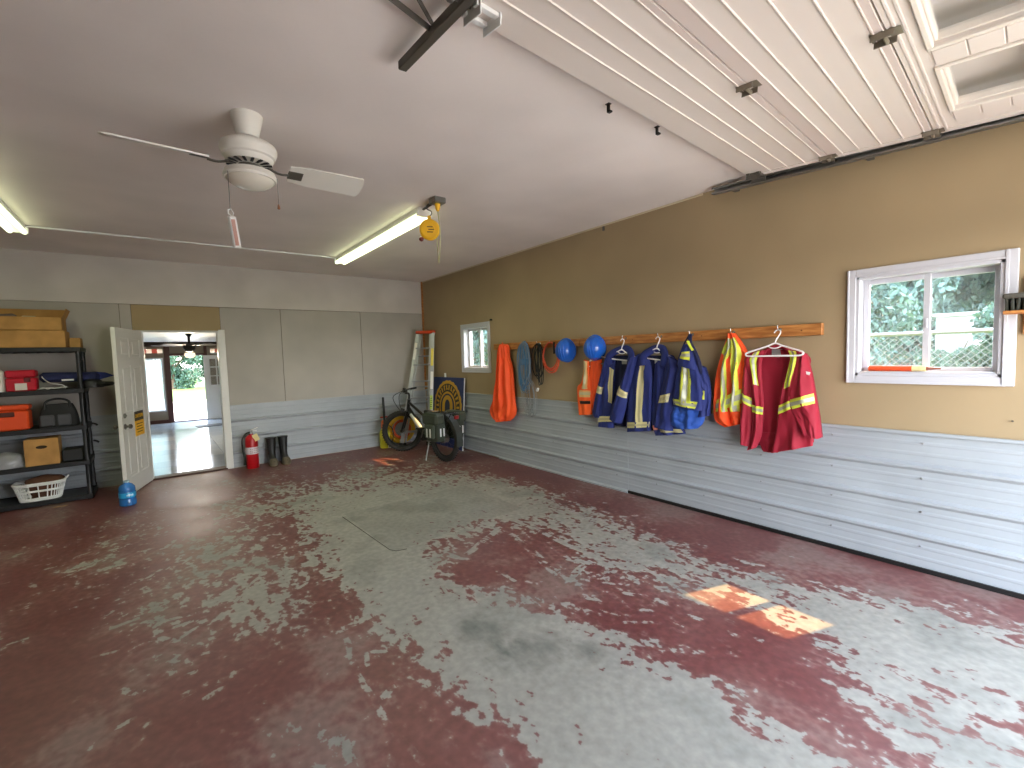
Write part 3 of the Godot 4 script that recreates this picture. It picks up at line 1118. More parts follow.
	lathe(st, [Vector2(0.0, -0.36), Vector2(0.07, -0.34), Vector2(0.1, -0.28), Vector2(0.1, -0.2), Vector2(0.04, -0.18), Vector2(0.0, -0.18)], 16)
	part(o, "motor", st, M.black)
	for k in 5:
		var a := k * TAU / 5 + 0.2
		st = S()
		var b := Basis(Vector3.UP, a) * Basis(Vector3.RIGHT, 0.2)
		box(st, Basis(Vector3.UP, a) * Vector3(0.38, -0.22, 0), Vector3(0.5, 0.008, 0.12), b, 0.003)
		part(o, "blade", st, mat("2a211b", 0.5))
	st = S()
	lathe(st, [Vector2(0.0, -0.47), Vector2(0.06, -0.46), Vector2(0.09, -0.42), Vector2(0.08, -0.37), Vector2(0.0, -0.36)], 16)
	var lm := mat("fff6e6", 0.4)
	lm.emission_enabled = true
	lm.emission = Color(1.0, 0.93, 0.8)
	lm.emission_energy_multiplier = 0.5
	part(o, "lamp_bowl", st, lm)
	var ol := OmniLight3D.new()
	ol.name = "fan_lamp"
	o.add_child(ol)
	ol.position = Vector3(0, -0.42, 0)
	ol.light_color = Color(1.0, 0.93, 0.8)
	ol.light_energy = 0.6
	ol.light_size = 0.05
	ol.omni_range = 12.0
	ol.shadow_enabled = true

# ---------------------------------------------------------------- overhead door, rolled up under the ceiling
func overhead_door() -> void:
	var paint := textured(mat("ddd3cc", 0.5), null, 1.0)
	var band := mat("d0c2bc", 0.55)
	var o := thing("garage_door", "white sectional garage door rolled up under the ceiling", "garage door")
	var bx := Vector3(1.0, 0.004, -0.065).normalized()
	var bz := Vector3(0.065, -0.062, 1.0).normalized()
	var by := bz.cross(bx).normalized()
	bz = bx.cross(by).normalized()
	o.transform = Transform3D(Basis(bx, by, bz), Vector3(2.4, 2.769, -1.10))
	var xl := -1.37
	var xr := 1.33
	for k in 4:
		var z0 := -0.52 + k * 0.525
		var z1 := z0 + 0.517
		var st := S()
		var sec: MeshInstance3D
		if k != 2:
			bb(st, Vector3(xl, 0.0, z0), Vector3(xr, 0.045, z1), 0.003)
			var ribs: Array = [0.16, 0.27, 0.38, 0.487] if k == 0 else [0.075, 0.165, 0.278, 0.387, 0.487]
			for r in ribs:
				# a pressed ridge
				st.set_smooth_group(-1)
				var zz: float = z0 + r
				var a := Vector3(xl, 0.0, zz)
				var d := Vector3(xr - xl, 0, 0)
				var p := [a + Vector3(0, 0.0005, -0.009), a + Vector3(0, -0.006, -0.003), a + Vector3(0, -0.006, 0.001), a + Vector3(0, 0.0005, 0.003)]
				for i in 3:
					quad(st, p[i], p[i + 1], p[i + 1] + d, p[i] + d)
			sec = part(o, "door_section", st, paint)
			for e in [[z0 + 0.0, z0 + 0.07], [z1 - 0.03, z1]]:
				if k == 0 and e[0] < -0.4:
					continue
				st = S()
				bb(st, Vector3(xl + 0.002, -0.0025, e[0] + 0.001), Vector3(xr - 0.002, 0.001, e[1] - 0.001))
				part(sec, "edge_band", st, band)
		else:
			# section with framed windows
			var wins := [[-1.17, -0.61], [-0.39, 0.19], [0.42, 0.98]]
			var a := z0 + 0.112
			var b := z1 - 0.10
			bb(st, Vector3(xl, 0.0, z0), Vector3(xr, 0.045, a))
			bb(st, Vector3(xl, 0.0, b), Vector3(xr, 0.045, z1))
			var xs := [xl, -1.17, -0.61, -0.39, 0.19, 0.42, 0.98, xr]
			for i in [0, 2, 4, 6]:
				bb(st, Vector3(xs[i], 0.0, a), Vector3(xs[i + 1], 0.045, b))
			for r in [0.02, 0.048]:
				bb(st, Vector3(xl, -0.004, z0 + r), Vector3(xr, 0.001, z0 + r + 0.012), 0.002)
			sec = part(o, "door_section", st, paint)
			for w in wins:
				st = S()
				var f := 0.022
				for s in [[w[0] - f, w[0], a - f, b + f], [w[1], w[1] + f, a - f, b + f], [w[0], w[1], a - f, a], [w[0], w[1], b, b + f]]:
					bb(st, Vector3(s[0], -0.012, s[2]), Vector3(s[1], 0.002, s[3]), 0.004)
				for s in [[w[0], w[0] + 0.012, a, b], [w[1] - 0.012, w[1], a, b], [w[0], w[1], a, a + 0.012], [w[0], w[1], b - 0.012, b]]:
					bb(st, Vector3(s[0], 0.012, s[2]), Vector3(s[1], 0.05, s[3]), 0.003)
				var fr := part(sec, "window_frame", st, mat("e2dad0", 0.45))
				st = S()
				bb(st, Vector3(w[0] + 0.002, 0.036, a + 0.002), Vector3(w[1] - 0.002, 0.040, b - 0.002))
				part(fr, "pane", st, M.glass)
			# moulded blocks on the stiles between the windows
			st = S()
			for xx in [-0.50, 0.305, 1.07]:
				for i in 4:
					bb(st, Vector3(xx - 0.075, -0.007, z0 + 0.10 + i * 0.108), Vector3(xx + 0.075, 0.001, z0 + 0.10 + i * 0.108 + 0.104), 0.003)
			part(sec, "stile_block", st, paint, "", "stuff")
	# end stile along the track
	var st := S()
	for k in 4:
		bb(st, Vector3(xr - 0.06, -0.004, -0.52 + k * 0.525), Vector3(xr, 0.0005, -0.003 + k * 0.525), 0.0015)
		bb(st, Vector3(xl, -0.004, -0.52 + k * 0.525), Vector3(xl + 0.06, 0.0005, -0.003 + k * 0.525), 0.0015)
	part(o, "end_stile", st, paint, "", "stuff")
	# hinges, end rollers
	for k in 3:
		for x in [-1.33, -0.05, 1.27]:
			st = S()
			var z := 0.001 + k * 0.525
			var w := 0.035
			bb(st, Vector3(x - w, -0.006, z - 0.05), Vector3(x + w, -0.0042, z - 0.012), 0.0008)
			bb(st, Vector3(x - w, -0.006, z + 0.012), Vector3(x + w, -0.0042, z + 0.05), 0.0008)
			for s in [-1.0, 1.0]:
				bb(st, Vector3(x + s * w * 0.95 - 0.002, -0.03, z - 0.045), Vector3(x + s * w * 0.95 + 0.002, -0.004, z + 0.03), 0.0008)
			rod(st, Vector3(x - w, -0.022, z), Vector3(x + w, -0.022, z), 0.009, 8)
			part(o, "hinge", st, mat("857d70", 0.45, 0.45))
	for x in [-1.0, 1.0]:
		for k in 4:
			st = S()
			var z := -0.47 if k == 0 else 0.001 + (k - 1) * 0.525
			var x0: float = xr - 0.04 if x > 0 else xl + 0.04
			rod(st, Vector3(x0, -0.004, z), Vector3(x0 + x * 0.14, -0.004, z), 0.006, 8)
			rod(st, Vector3(x0 + x * 0.12, -0.004, z), Vector3(x0 + x * 0.135, -0.004, z), 0.02, 14)
			part(o, "roller", st, M.steel)
		st = S()
		var x1: float = xr - 0.05 if x > 0 else xl + 0.05
		for t in [-0.5, -0.43]:
			bb(st, Vector3(x1 - 0.06, -0.02, t - 0.012), Vector3(x1 + 0.06, -0.004, t + 0.012), 0.001)
		bb(st, Vector3(x1 - 0.05, -0.05, -0.515), Vector3(x1 - 0.044, -0.004, -0.41), 0.001)
		bb(st, Vector3(x1 + 0.044, -0.05, -0.515), Vector3(x1 + 0.05, -0.004, -0.41), 0.001)
		part(o, "top_bracket", st, M.steel_dark if x > 0 else M.white)
	# tracks
	for k in 2:
		var right := k == 0
		var tr := thing("door_track", "grey steel garage door track along the tan wall" if right else "dark steel track end hanging from the ceiling by two braces", "door track", Vector3(3.79 if right else 0.965, 0, 0), "")
		var s := 1.0 if right else -1.0
		var path := [Vector3(0, 2.82, -2.06 if right else -1.99), Vector3(0, 2.82 - 0.062 * 2.4, 0.34)]
		for i in 7:
			var a := PI / 2 * (i + 1) / 7.0
			path.append(Vector3(0, 2.671 - 0.36 * (1.0 - cos(a)), 0.34 + 0.36 * sin(a)))
		path.append(Vector3(0, 0.05, 0.70))
		# channel: an open C seen along its run
		var prof := [Vector2(-0.022, -0.012), Vector2(-0.024, -0.024), Vector2(0.022, -0.026), Vector2(0.026, -0.02), Vector2(0.026, 0.02), Vector2(0.022, 0.026), Vector2(-0.024, 0.024), Vector2(-0.022, 0.012), Vector2(-0.0195, 0.012), Vector2(-0.021, 0.021), Vector2(0.021, 0.022), Vector2(0.0225, 0.018), Vector2(0.0225, -0.018), Vector2(0.021, -0.022), Vector2(-0.021, -0.021), Vector2(-0.0195, -0.012)]
		st = S()
		var rings := []
		for i in path.size():
			var t: Vector3 = (path[mini(i + 1, path.size() - 1)] - path[maxi(i - 1, 0)]).normalized()
			var up := t.cross(Vector3.RIGHT).normalized() * -1.0
			up = Vector3(0, -t.z, t.y) * -1.0
			var ring := PackedVector3Array()
			for p in prof:
				ring.append(path[i] + (Vector3(p.x * s, 0, 0) + up * p.y) * (1.0 if right else 0.75))
			if not right:
				ring.reverse()
			ring.reverse()
			rings.append(ring)
		loft(st, rings, false, -1)
		part(tr, "channel", st, M.galv if right else M.steel_dark)
		st = S()
		if right:
			for z in [-1.9, -1.0, -0.1]:
				bb(st, Vector3(0.026, 2.80 - 0.062 * (z + 2.06), z - 0.02), Vector3(0.0955, 2.85 - 0.062 * (z + 2.06), z + 0.02), 0.001)
			part(tr, "bracket", st, M.steel_dark, "", "stuff")
		else:
			for q in [[Vector3(-0.005, 2.815, -1.70), Vector3(-0.215, 2.848, -1.67)], [Vector3(-0.005, 2.815, -1.68), Vector3(-0.165, 2.848, -1.57)]]:
				st = S()
				var d: Vector3 = q[1] - q[0]
				box(st, (q[0] + q[1]) * 0.5, Vector3(0.004, 0.028, d.length()), Basis.looking_at(d, Vector3.UP), 0.001)
				part(tr, "brace", st, M.steel_dark)
	# hold-down clips on the ceiling just past the door
	for k in 2:
		st = S()
		bb(st, Vector3(-0.012, -0.004, -0.014), Vector3(0.012, -0.0003, 0.014), 0.001)
		bb(st, Vector3(-0.012, -0.045, -0.004), Vector3(0.012, -0.002, 0.004), 0.002)
		bb(st, Vector3(-0.012, -0.05, -0.004), Vector3(0.012, -0.04, 0.02), 0.002)
		var c := solo("ceiling_clip", st, M.black, "small black clip on the ceiling, nearer the middle of the garage door edge" if k == 0 else "small black clip on the ceiling, nearer the tan wall", "clip", "ceiling clips")
		c.position = Vector3(2.06 if k == 0 else 2.51, CH, -1.72)

# ---------------------------------------------------------------- fan, conduit, cord reel
func ceiling_things() -> void:
	var white := mat("dcd8cf", 0.4)
	var fan := thing("ceiling_fan", "white ceiling fan with a bowl light", "ceiling fan", Vector3(0.48, CH, -2.95))
	var st := S()
	lathe(st, [Vector2(0.02, -0.125), Vector2(0.05, -0.12), Vector2(0.062, -0.09), Vector2(0.078, -0.02), Vector2(0.08, -0.0005), Vector2(0.0, -0.0005)], 24)
	part(fan, "canopy", st, white)
	st = S()
	lathe(st, [Vector2(0.0, -0.27), Vector2(0.07, -0.27), Vector2(0.11, -0.262), Vector2(0.118, -0.25), Vector2(0.122, -0.235), Vector2(0.132, -0.228), Vector2(0.136, -0.21), Vector2(0.142, -0.2), Vector2(0.143, -0.18), Vector2(0.138, -0.168), Vector2(0.12, -0.155), Vector2(0.06, -0.125), Vector2(0.0, -0.12)], 32)
	part(fan, "motor_housing", st, white)
	st = S()
	for k in 16:
		var a := TAU * k / 16
		box(st, Vector3(cos(a) * 0.09, -0.268, sin(a) * 0.09), Vector3(0.05, 0.006, 0.014), Basis(Vector3.UP, -a))
	part(fan, "vent_slot", st, M.black, "", "stuff")
	st = S()
	lathe(st, [Vector2(0.0, -0.325), Vector2(0.05, -0.322), Vector2(0.055, -0.29), Vector2(0.055, -0.268), Vector2(0, -0.268)], 20)
	part(fan, "switch_housing", st, M.steel_dark)
	st = S()
	lathe(st, [Vector2(0.05, -0.352), Vector2(0.128, -0.35), Vector2(0.134, -0.338), Vector2(0.125, -0.31), Vector2(0.06, -0.295), Vector2(0.0, -0.295)], 32)
	part(fan, "light_ring", st, white)
	st = S()
	lathe(st, [Vector2(0.0, -0.402), Vector2(0.04, -0.398), Vector2(0.08, -0.385), Vector2(0.11, -0.365), Vector2(0.12, -0.35), Vector2(0.0, -0.349)], 32)
	part(fan, "glass_bowl", st, mat("ded8ca", 0.25))
	var r0 := [0.0, PI + 0.06]
	for k in 2:
		var b := Basis(Vector3.UP, r0[k])
		st = S()
		tube(st, curve([b * Vector3(0.1, -0.268, 0), b * Vector3(0.15, -0.285, 0.0), b * Vector3(0.2, -0.283, 0.0)], 4), 0.012, 8, true, false, 0.5)
		box(st, b * Vector3(0.235, -0.279, 0), Vector3(0.08, 0.005, 0.07), b * Basis(Vector3.RIGHT, -0.3), 0.002)
		part(fan, "blade_arm", st, M.steel_dark)
		st = S()
		var poly := PackedVector2Array([Vector2(0.2, -0.065), Vector2(0.3, -0.082), Vector2(0.6, -0.09)])
		poly.append_array(arc2(Vector2(0.61, 0.0), Vector2(0.02, 0.09), -PI / 2, PI / 2, 8))
		poly.append_array(PackedVector2Array([Vector2(0.3, 0.082), Vector2(0.2, 0.065)]))
		var tilt := b * Basis(Vector3.RIGHT, -0.3) * Basis(Vector3.RIGHT, -PI / 2)
		prism(st, poly, 0.008, Transform3D(tilt, Vector3(0, -0.276, 0)))
		part(fan, "blade", st, white)
	for k in 2:
		st = S()
		var p := Vector3(-0.115, -0.335, 0.06) if k == 0 else Vector3(0.125, -0.335, 0.055)
		var l := 0.215 if k == 0 else 0.14
		rod(st, p, p - Vector3(0, l, 0), 0.0022, 6)
		part(fan, "pull_chain", st, M.steel)
		if k == 1:
			st = S()
			lathe(st, [Vector2(0, -0.03), Vector2(0.008, -0.025), Vector2(0.006, -0.01), Vector2(0.003, 0), Vector2(0, 0)], 10, Transform3D(Basis(), p - Vector3(0, l, 0)))
			part(fan, "chain_pull", st, mat("9a6a48", 0.6))
	# tag tied to the longer chain
	var tg := thing("pull_tag", "white hanging tag with a red-printed face tied to the fan's pull chain", "tag", Vector3(0.365, CH - 0.55, -2.89))
	tg.rotation = Vector3(0.1, 0.5, 0.2)
	st = S()
	bb(st, Vector3(-0.02, -0.19, -0.012), Vector3(0.02, -0.03, 0.012), 0.004)
	part(tg, "body", st, M.white)
	st = S()
	bb(st, Vector3(-0.015, -0.18, 0.0122), Vector3(0.006, -0.045, 0.0135))
	part(tg, "printed_face", st, mat("b58a7c", 0.6))
	st = S()
	tube(st, PackedVector3Array([Vector3(0, -0.03, 0), Vector3(-0.016, -0.015, 0), Vector3(-0.012, 0.004, 0), Vector3(0.004, 0.008, 0), Vector3(0.014, -0.012, 0), Vector3(0.006, -0.03, 0)]), 0.003, 6)
	part(tg, "loop", st, M.white)
	# surface conduit between the two light fittings
	st = S()
	tube(st, curve([Vector3(-0.95, CH - 0.03, -6.29), Vector3(-0.78, CH - 0.011, -6.29), Vector3(0.0, CH - 0.011, -6.285), Vector3(0.7, CH - 0.012, -6.28), Vector3(1.4, CH - 0.011, -6.285), Vector3(1.86, CH - 0.011, -6.29), Vector3(2.02, CH - 0.03, -6.29)], 5), 0.010, 8)
	solo("light_conduit", st, M.white, "thin white conduit running across the ceiling between the two fluorescent lights", "conduit")
	# outlet box and its cable
	var ob := thing("outlet_box", "grey metal outlet box on the ceiling with a yellow plug in it", "outlet box", Vector3(2.0, CH, -3.56))
	st = S()
	bb(st, Vector3(-0.055, -0.05, -0.055), Vector3(0.055, -0.0005, 0.055), 0.006)
	part(ob, "box", st, M.steel)
	st = S()
	rod(st, Vector3(0.0, -0.02, -0.05), Vector3(0.01, -0.02, -0.3), 0.011, 8)
	part(ob, "conduit", st, M.steel_dark)
	st = S()
	lathe(st, [Vector2(0.0, -0.115), Vector2(0.01, -0.112), Vector2(0.02, -0.09), Vector2(0.024, -0.05), Vector2(0.0, -0.049)], 12)
	part(ob, "plug", st, M.yellow, "yellow plug")
	# reel, facing into the room
	var cr := thing("cord_reel", "yellow retractable cord reel hanging beside the ceiling light", "cord reel", Vector3(2.0, 2.635, -3.72))
	var n := Vector3(-0.42, -0.1, 0.9).normalized()
	var side := Vector3.UP.cross(n).normalized()
	var up := n.cross(side)
	cr.basis = Basis(side, n, up * -1.0)
	st = S()
	lathe(st, [Vector2(0.0, -0.035), Vector2(0.075, -0.035), Vector2(0.09, -0.022), Vector2(0.09, -0.006), Vector2(0.086, 0.0), Vector2(0.09, 0.006), Vector2(0.09, 0.022), Vector2(0.075, 0.035), Vector2(0.045, 0.037), Vector2(0.042, 0.041), Vector2(0.0, 0.041)], 28)
	box(st, Vector3(0, 0, -0.1), Vector3(0.03, 0.03, 0.04), Basis(), 0.004)
	part(cr, "case", st, M.yellow)
	st = S()
	for k in 3:
		box(st, Vector3(0.0 + 0.012 * (k % 2), 0.0415, -0.02 + k * 0.022), Vector3(0.05, 0.002, 0.008))
	part(cr, "print_line", st, M.black, "", "stuff")
	st = S()
	lathe(st, [Vector2(0, -0.022), Vector2(0.016, -0.016), Vector2(0.022, 0), Vector2(0.016, 0.016), Vector2(0, 0.022)], 14, Transform3D(Basis(), Vector3(-0.075, 0.0, 0.08)))
	part(cr, "stop_ball", st, mat("7a1d1a", 0.4), "dark red cord stop")
	st = S()
	tube(st, curve([Vector3(0, 0, -0.115), Vector3(0.022, 0, -0.135), Vector3(0.018, 0, -0.16), Vector3(-0.015, 0, -0.175), Vector3(-0.02, 0, -0.2), Vector3(0.0, 0, -0.222)], 4), 0.005, 6)
	part(cr, "hook", st, M.steel_dark)
	st = S()
	tube(st, curve([Vector3(2.0, CH - 0.11, -3.56), Vector3(2.02, 2.6, -3.57), Vector3(2.025, 2.4, -3.6), Vector3(2.03, 2.33, -3.63)], 6), 0.005, 6)
	tube(st, curve([Vector3(2.03, 2.33, -3.63), Vector3(2.05, 2.5, -3.68), Vector3(2.06, 2.6, -3.7)], 6), 0.004, 6)
	solo("power_cord", st, mat("b9b58a", 0.6), "pale cord looping down from the yellow plug beside the cord reel", "cord")

# ---------------------------------------------------------------- rail with hooks
func rail_board() -> void:
	var o := thing("coat_rail", "long pine board fixed to the tan wall as a coat rail", "coat rail")
	for s in [[-5.385, -3.69], [-3.685, -1.265]]:
		var st := S()
		bb(st, Vector3(RX - 0.038, 1.578, s[0]), Vector3(RX - 0.0005, 1.666, s[1]), 0.004)
		part(o, "board", st, M.pine)
	for z in HOOKS:
		var st := S()
		var p := Vector3(RX - 0.038, 1.635, z)
		rod(st, p, p + Vector3(-0.004, 0, 0), 0.012, 10)
		tube(st, curve([p, p + Vector3(-0.03, -0.008, 0), p + Vector3(-0.055, 0.004, 0), p + Vector3(-0.06, 0.03, 0)], 5), 0.0042, 8)
		part(o, "hook", st, M.chrome)
	for z in [-5.2, -4.3, -3.6, -2.95, -2.2, -1.4]:
		var st := S()
		lathe(st, [Vector2(0, 0.002), Vector2(0.004, 0.002), Vector2(0.006, 0.0), Vector2(0, 0)], 8, Transform3D(Basis(Vector3.BACK, PI / 2), Vector3(RX - 0.038, 1.62, z)))
		part(o, "knot", st, mat("6b3d1c", 0.7))

const HOOKS = [-5.08, -4.63, -4.37, -4.13, -3.88, -3.43, -3.03, -2.61, -2.283, -1.91, -1.545]

func head_gear() -> void:
	var blue := mat("1560c8", 0.1)
	blue.clearcoat_enabled = true
	blue.clearcoat = 0.4
	for k in 2:
		var c := Vector3(RX - 0.075, 1.535, -3.87) if k == 0 else Vector3(RX - 0.075, 1.55, -3.42)
		var o := thing("hard_hat", "blue hard hat on the rail beside the orange extension cord" if k == 0 else "blue hard hat on the rail directly above the small orange vest", "hard hat", c, "blue hard hats")
		# local y runs out of the crown, towards the room
		var out := Vector3(-0.93, -0.12, 0.34).normalized()
		var sd := out.cross(Vector3.UP).normalized()
		o.basis = Basis(sd, out, sd.cross(out))
		var st := S()
		lathe(st, [Vector2(0.112, 0.0), Vector2(0.117, 0.0), Vector2(0.117, 0.03), Vector2(0.111, 0.065), Vector2(0.096, 0.1), Vector2(0.07, 0.128), Vector2(0.037, 0.145), Vector2(0.0, 0.15)], 32, Transform3D(), Vector2(1.0, 1.12))
		# three raised ridges along the crown
		for x in [-0.028, 0.0, 0.028]:
			var pts := PackedVector3Array()
			for i in 13:
				var a := lerpf(0.45, PI - 0.45, i / 12.0)
				pts.append(Vector3(x, 0.158 * sin(a) - 0.004 - absf(x) * 0.25, cos(a) * 0.130))
			tube(st, pts, 0.008, 8)
		part(o, "shell", st, blue)
		st = S()
		var rim := PackedVector3Array()
		for i in 40:
			var a := TAU * i / 40
			rim.append(Vector3(cos(a) * 0.119, 0.002, sin(a) * 0.133))
		tube(st, rim, 0.009, 8, false, true)
		# peak
		var rings := []
		for i in 9:
			var a := lerpf(-0.9, 0.9, i / 8.0) + PI / 2
			var r := 1.0 + 0.10 * cos((i - 4) / 4.0 * PI / 2)
			rings.append(PackedVector3Array([Vector3(cos(a) * 0.1, 0.006, sin(a) * 0.12), Vector3(cos(a) * 0.1, 0.0, sin(a) * 0.12), Vector3(cos(a) * 0.119 * r, -0.012, sin(a) * 0.133 * r), Vector3(cos(a) * 0.119 * r, -0.006, sin(a) * 0.133 * r)]))
		loft(st, rings, true, -1)
		part(o, "brim", st, blue)
		st = S()
		for i in 6:
			var a := TAU * i / 6
			tube(st, PackedVector3Array([Vector3(cos(a) * 0.095, 0.01, sin(a) * 0.115), Vector3(cos(a) * 0.06, 0.07, sin(a) * 0.07), Vector3(0, 0.1, 0)]), 0.006, 6)
		part(o, "suspension", st, M.black, "", "stuff")

# ---------------------------------------------------------------- hanks of rope and cord on the rail
func hank(st: SurfaceTool, top: Vector3, drop: float, width: float, loops: int, r: float, seed_: int, lean := 0.0) -> void:
	var rng := RandomNumberGenerator.new()
	rng.seed = seed_
	for k in loops:
		var d := drop * rng.randf_range(0.78, 1.04)
		var w := width * rng.randf_range(0.35, 1.0)
		var c := rng.randf_range(-0.3, 0.3) * width
		var dx := rng.randf_range(0.0, 0.035)
		var p := [top + Vector3(-dx, rng.randf_range(-0.01, 0.012), c * 0.25)]
		for s in [[0.1, -0.28], [0.35, -0.5], [0.7, -0.5], [0.93, -0.3], [1.0, 0.0], [0.93, 0.3], [0.7, 0.5], [0.35, 0.5], [0.1, 0.28]]:
			p.append(top + Vector3(-dx + rng.randf_range(-0.008, 0.008), -s[0] * d, s[1] * w + c + lean * s[0] + rng.randf_range(-0.008, 0.008)))
		tube(st, curve(p, 4, true), r, 5, false, true)

func cords_and_ropes() -> void:
	var st := S()
	var o := thing("rope_hank", "blue-grey coil of rope hanging on the rail between the orange jacket and the black cord", "rope")
	hank(st, Vector3(RX - 0.07, 1.665, -4.63), 0.62, 0.17, 20, 0.0055, 3)
	var m := mat("4a7cab", 0.8)
	part(o, "coil", st, m)
	st = S()
	hank(st, Vector3(RX - 0.075, 1.66, -4.63), 0.66, 0.21, 12, 0.005, 13)
	part(o, "coil", st, mat("75808a", 0.8), "paler strands")
	st = S()
	hank(st, Vector3(RX - 0.07, 1.2, -4.6), 0.5, 0.26, 8, 0.0035, 4, 0.04)
	part(o, "loose_end", st, mat("84898a", 0.8))
	st = S()
	for i in 5:
		var y := 1.44 - i * 0.016
		var ring := []
		for k in 8:
			var a := TAU * k / 8
			ring.append(Vector3(RX - 0.075 + cos(a) * 0.038, y, -4.63 + sin(a) * 0.1))
		tube(st, curve(ring, 3, true), 0.006, 5, false, true)
	part(o, "wrapping", st, m)
	st = S()
	o = thing("extension_cord", "black extension cord with a white plug hanging on the rail beside the blue rope", "extension cord")
	hank(st, Vector3(RX - 0.07, 1.63, -4.37), 0.5, 0.17, 7, 0.006, 9)
	part(o, "cable", st, M.rubber)
	st = S()
	box(st, Vector3(RX - 0.07, 1.05, -4.405), Vector3(0.03, 0.05, 0.028), Basis(Vector3.RIGHT, 0.5), 0.006)
	part(o, "plug", st, M.white, "white plug")
	# orange cord in a ring
	st = S()
	o = thing("extension_cord", "orange extension cord coiled in a ring on the rail beside the hard hat", "extension cord")
	var rng := RandomNumberGenerator.new()
	rng.seed = 31
	for k in 9:
		var r := rng.randf_range(0.155, 0.195)
		var rz := r * 0.8
		var c := Vector3(RX - 0.065 - k * 0.004, 1.645 - r - rng.randf_range(0.0, 0.012), -4.13 + rng.randf_range(-0.012, 0.012))
		var ring := []
		for i in 12:
			var a := TAU * i / 12
			ring.append(c + Vector3(rng.randf_range(-0.004, 0.004), cos(a) * r, sin(a) * rz + rng.randf_range(-0.005, 0.005)))
		tube(st, curve(ring, 4, true), 0.0052, 6, false, true)
	part(o, "cable", st, mat("d0502e", 0.55))
	st = S()
	tube(st, PackedVector3Array([Vector3(RX - 0.1, 1.64, -4.05), Vector3(RX - 0.105, 1.57, -4.05), Vector3(RX - 0.1, 1.5, -4.05)]), 0.012, 8)
	part(o, "plug", st, M.rubber, "black plug end")

# ---------------------------------------------------------------- clothes on the rail
# A piece of cloth hangs between a left and a right edge, each row [z, y, z, y] from top to bottom in metres from the hook; «o» says how far it stands from the wall and how it folds.
func cpt(s: Dictionary, u: float, v: float, off := 0.0) -> Vector3:
	var rows: Array = s.rows
	var n := rows.size()
	var t := clampf(v, 0.0, 1.0) * (n - 1)
	var i := mini(int(t), n - 2)
	var f := t - i
	var q := []
	for k in 4:
		q.append(rows[clampi(i - 1 + k, 0, n - 1)])
	var c := []
	for k in 4:
		c.append(cubic_interpolate(q[1][k], q[2][k], q[0][k], q[3][k], f))
	var z := lerpf(c[0], c[2], u)
	var y := lerpf(c[1], c[3], u)
	var w := 1.0 - pow(2.0 * u - 1.0, 2.0)
	var env := smoothstep(0.0, 0.45, v)
	var d: float = lerpf(s.n0, s.n1, v) + s.bulge * sqrt(maxf(w, 0.0))
	d += s.fold * (0.35 + 0.65 * w) * (env * (1.1 - 2.0 * absf(sin(PI * (s.freq * u + s.ph) + 0.65 * sin(v * 3.1 + s.ph * 5.0)))) + 0.45 * sin(TAU * (s.freq * 1.9 * u - s.ph) + 2.2 * v) + 0.3 * sin(v * 17.0 + u * 7.0 + s.ph * 9.0))
	d += wrinkle.get_noise_3d(u * 3.2 * absf(s.rows[0][0] - s.rows[-1][2]) * 4.0, v * 2.6, s.ph * 40.0) * 0.020 * (0.4 + 0.6 * w) * clampf(s.fold * 100.0, 0.5, 1.6)
	return Vector3(-(d + off), y, z)

var wrinkle := FastNoiseLite.new()

func cloth(rows: Array, o: Dictionary) -> Dictionary:
	var d := {"rows": rows, "nb": 0.05, "n0": 0.09, "n1": 0.09, "bulge": 0.02, "fold": 0.008, "freq": 2.0, "ph": 0.1}
	d.merge(o, true)
	return d

func drape(st: SurfaceTool, s: Dictionary, nu := 22, nv := 34) -> void:
	st.set_smooth_group(1)
	var fr := []
	var bk := []
	for j in nv + 1:
		var a := PackedVector3Array()
		var b := PackedVector3Array()
		for i in nu + 1:
			var u := float(i) / nu
			var v := float(j) / nv
			var p := cpt(s, u, v)
			a.append(p)
			b.append(Vector3(-maxf(s.nb, 0.001) if i > 0 and i < nu else -(s.nb * 0.4 - p.x * 0.6), p.y, p.z))
		fr.append(a)
		bk.append(b)
	for j in nv:
		for i in nu:
			quad(st, fr[j][i], fr[j + 1][i], fr[j + 1][i + 1], fr[j][i + 1])
			quad(st, bk[j][i + 1], bk[j + 1][i + 1], bk[j + 1][i], bk[j][i])
		quad(st, bk[j][0], bk[j + 1][0], fr[j + 1][0], fr[j][0])
		quad(st, fr[j][nu], fr[j + 1][nu], bk[j + 1][nu], bk[j][nu])
	st.set_smooth_group(2)
	for i in nu:
		quad(st, bk[0][i], fr[0][i], fr[0][i + 1], bk[0][i + 1])
		quad(st, fr[nv][i], bk[nv][i], bk[nv][i + 1], fr[nv][i + 1])

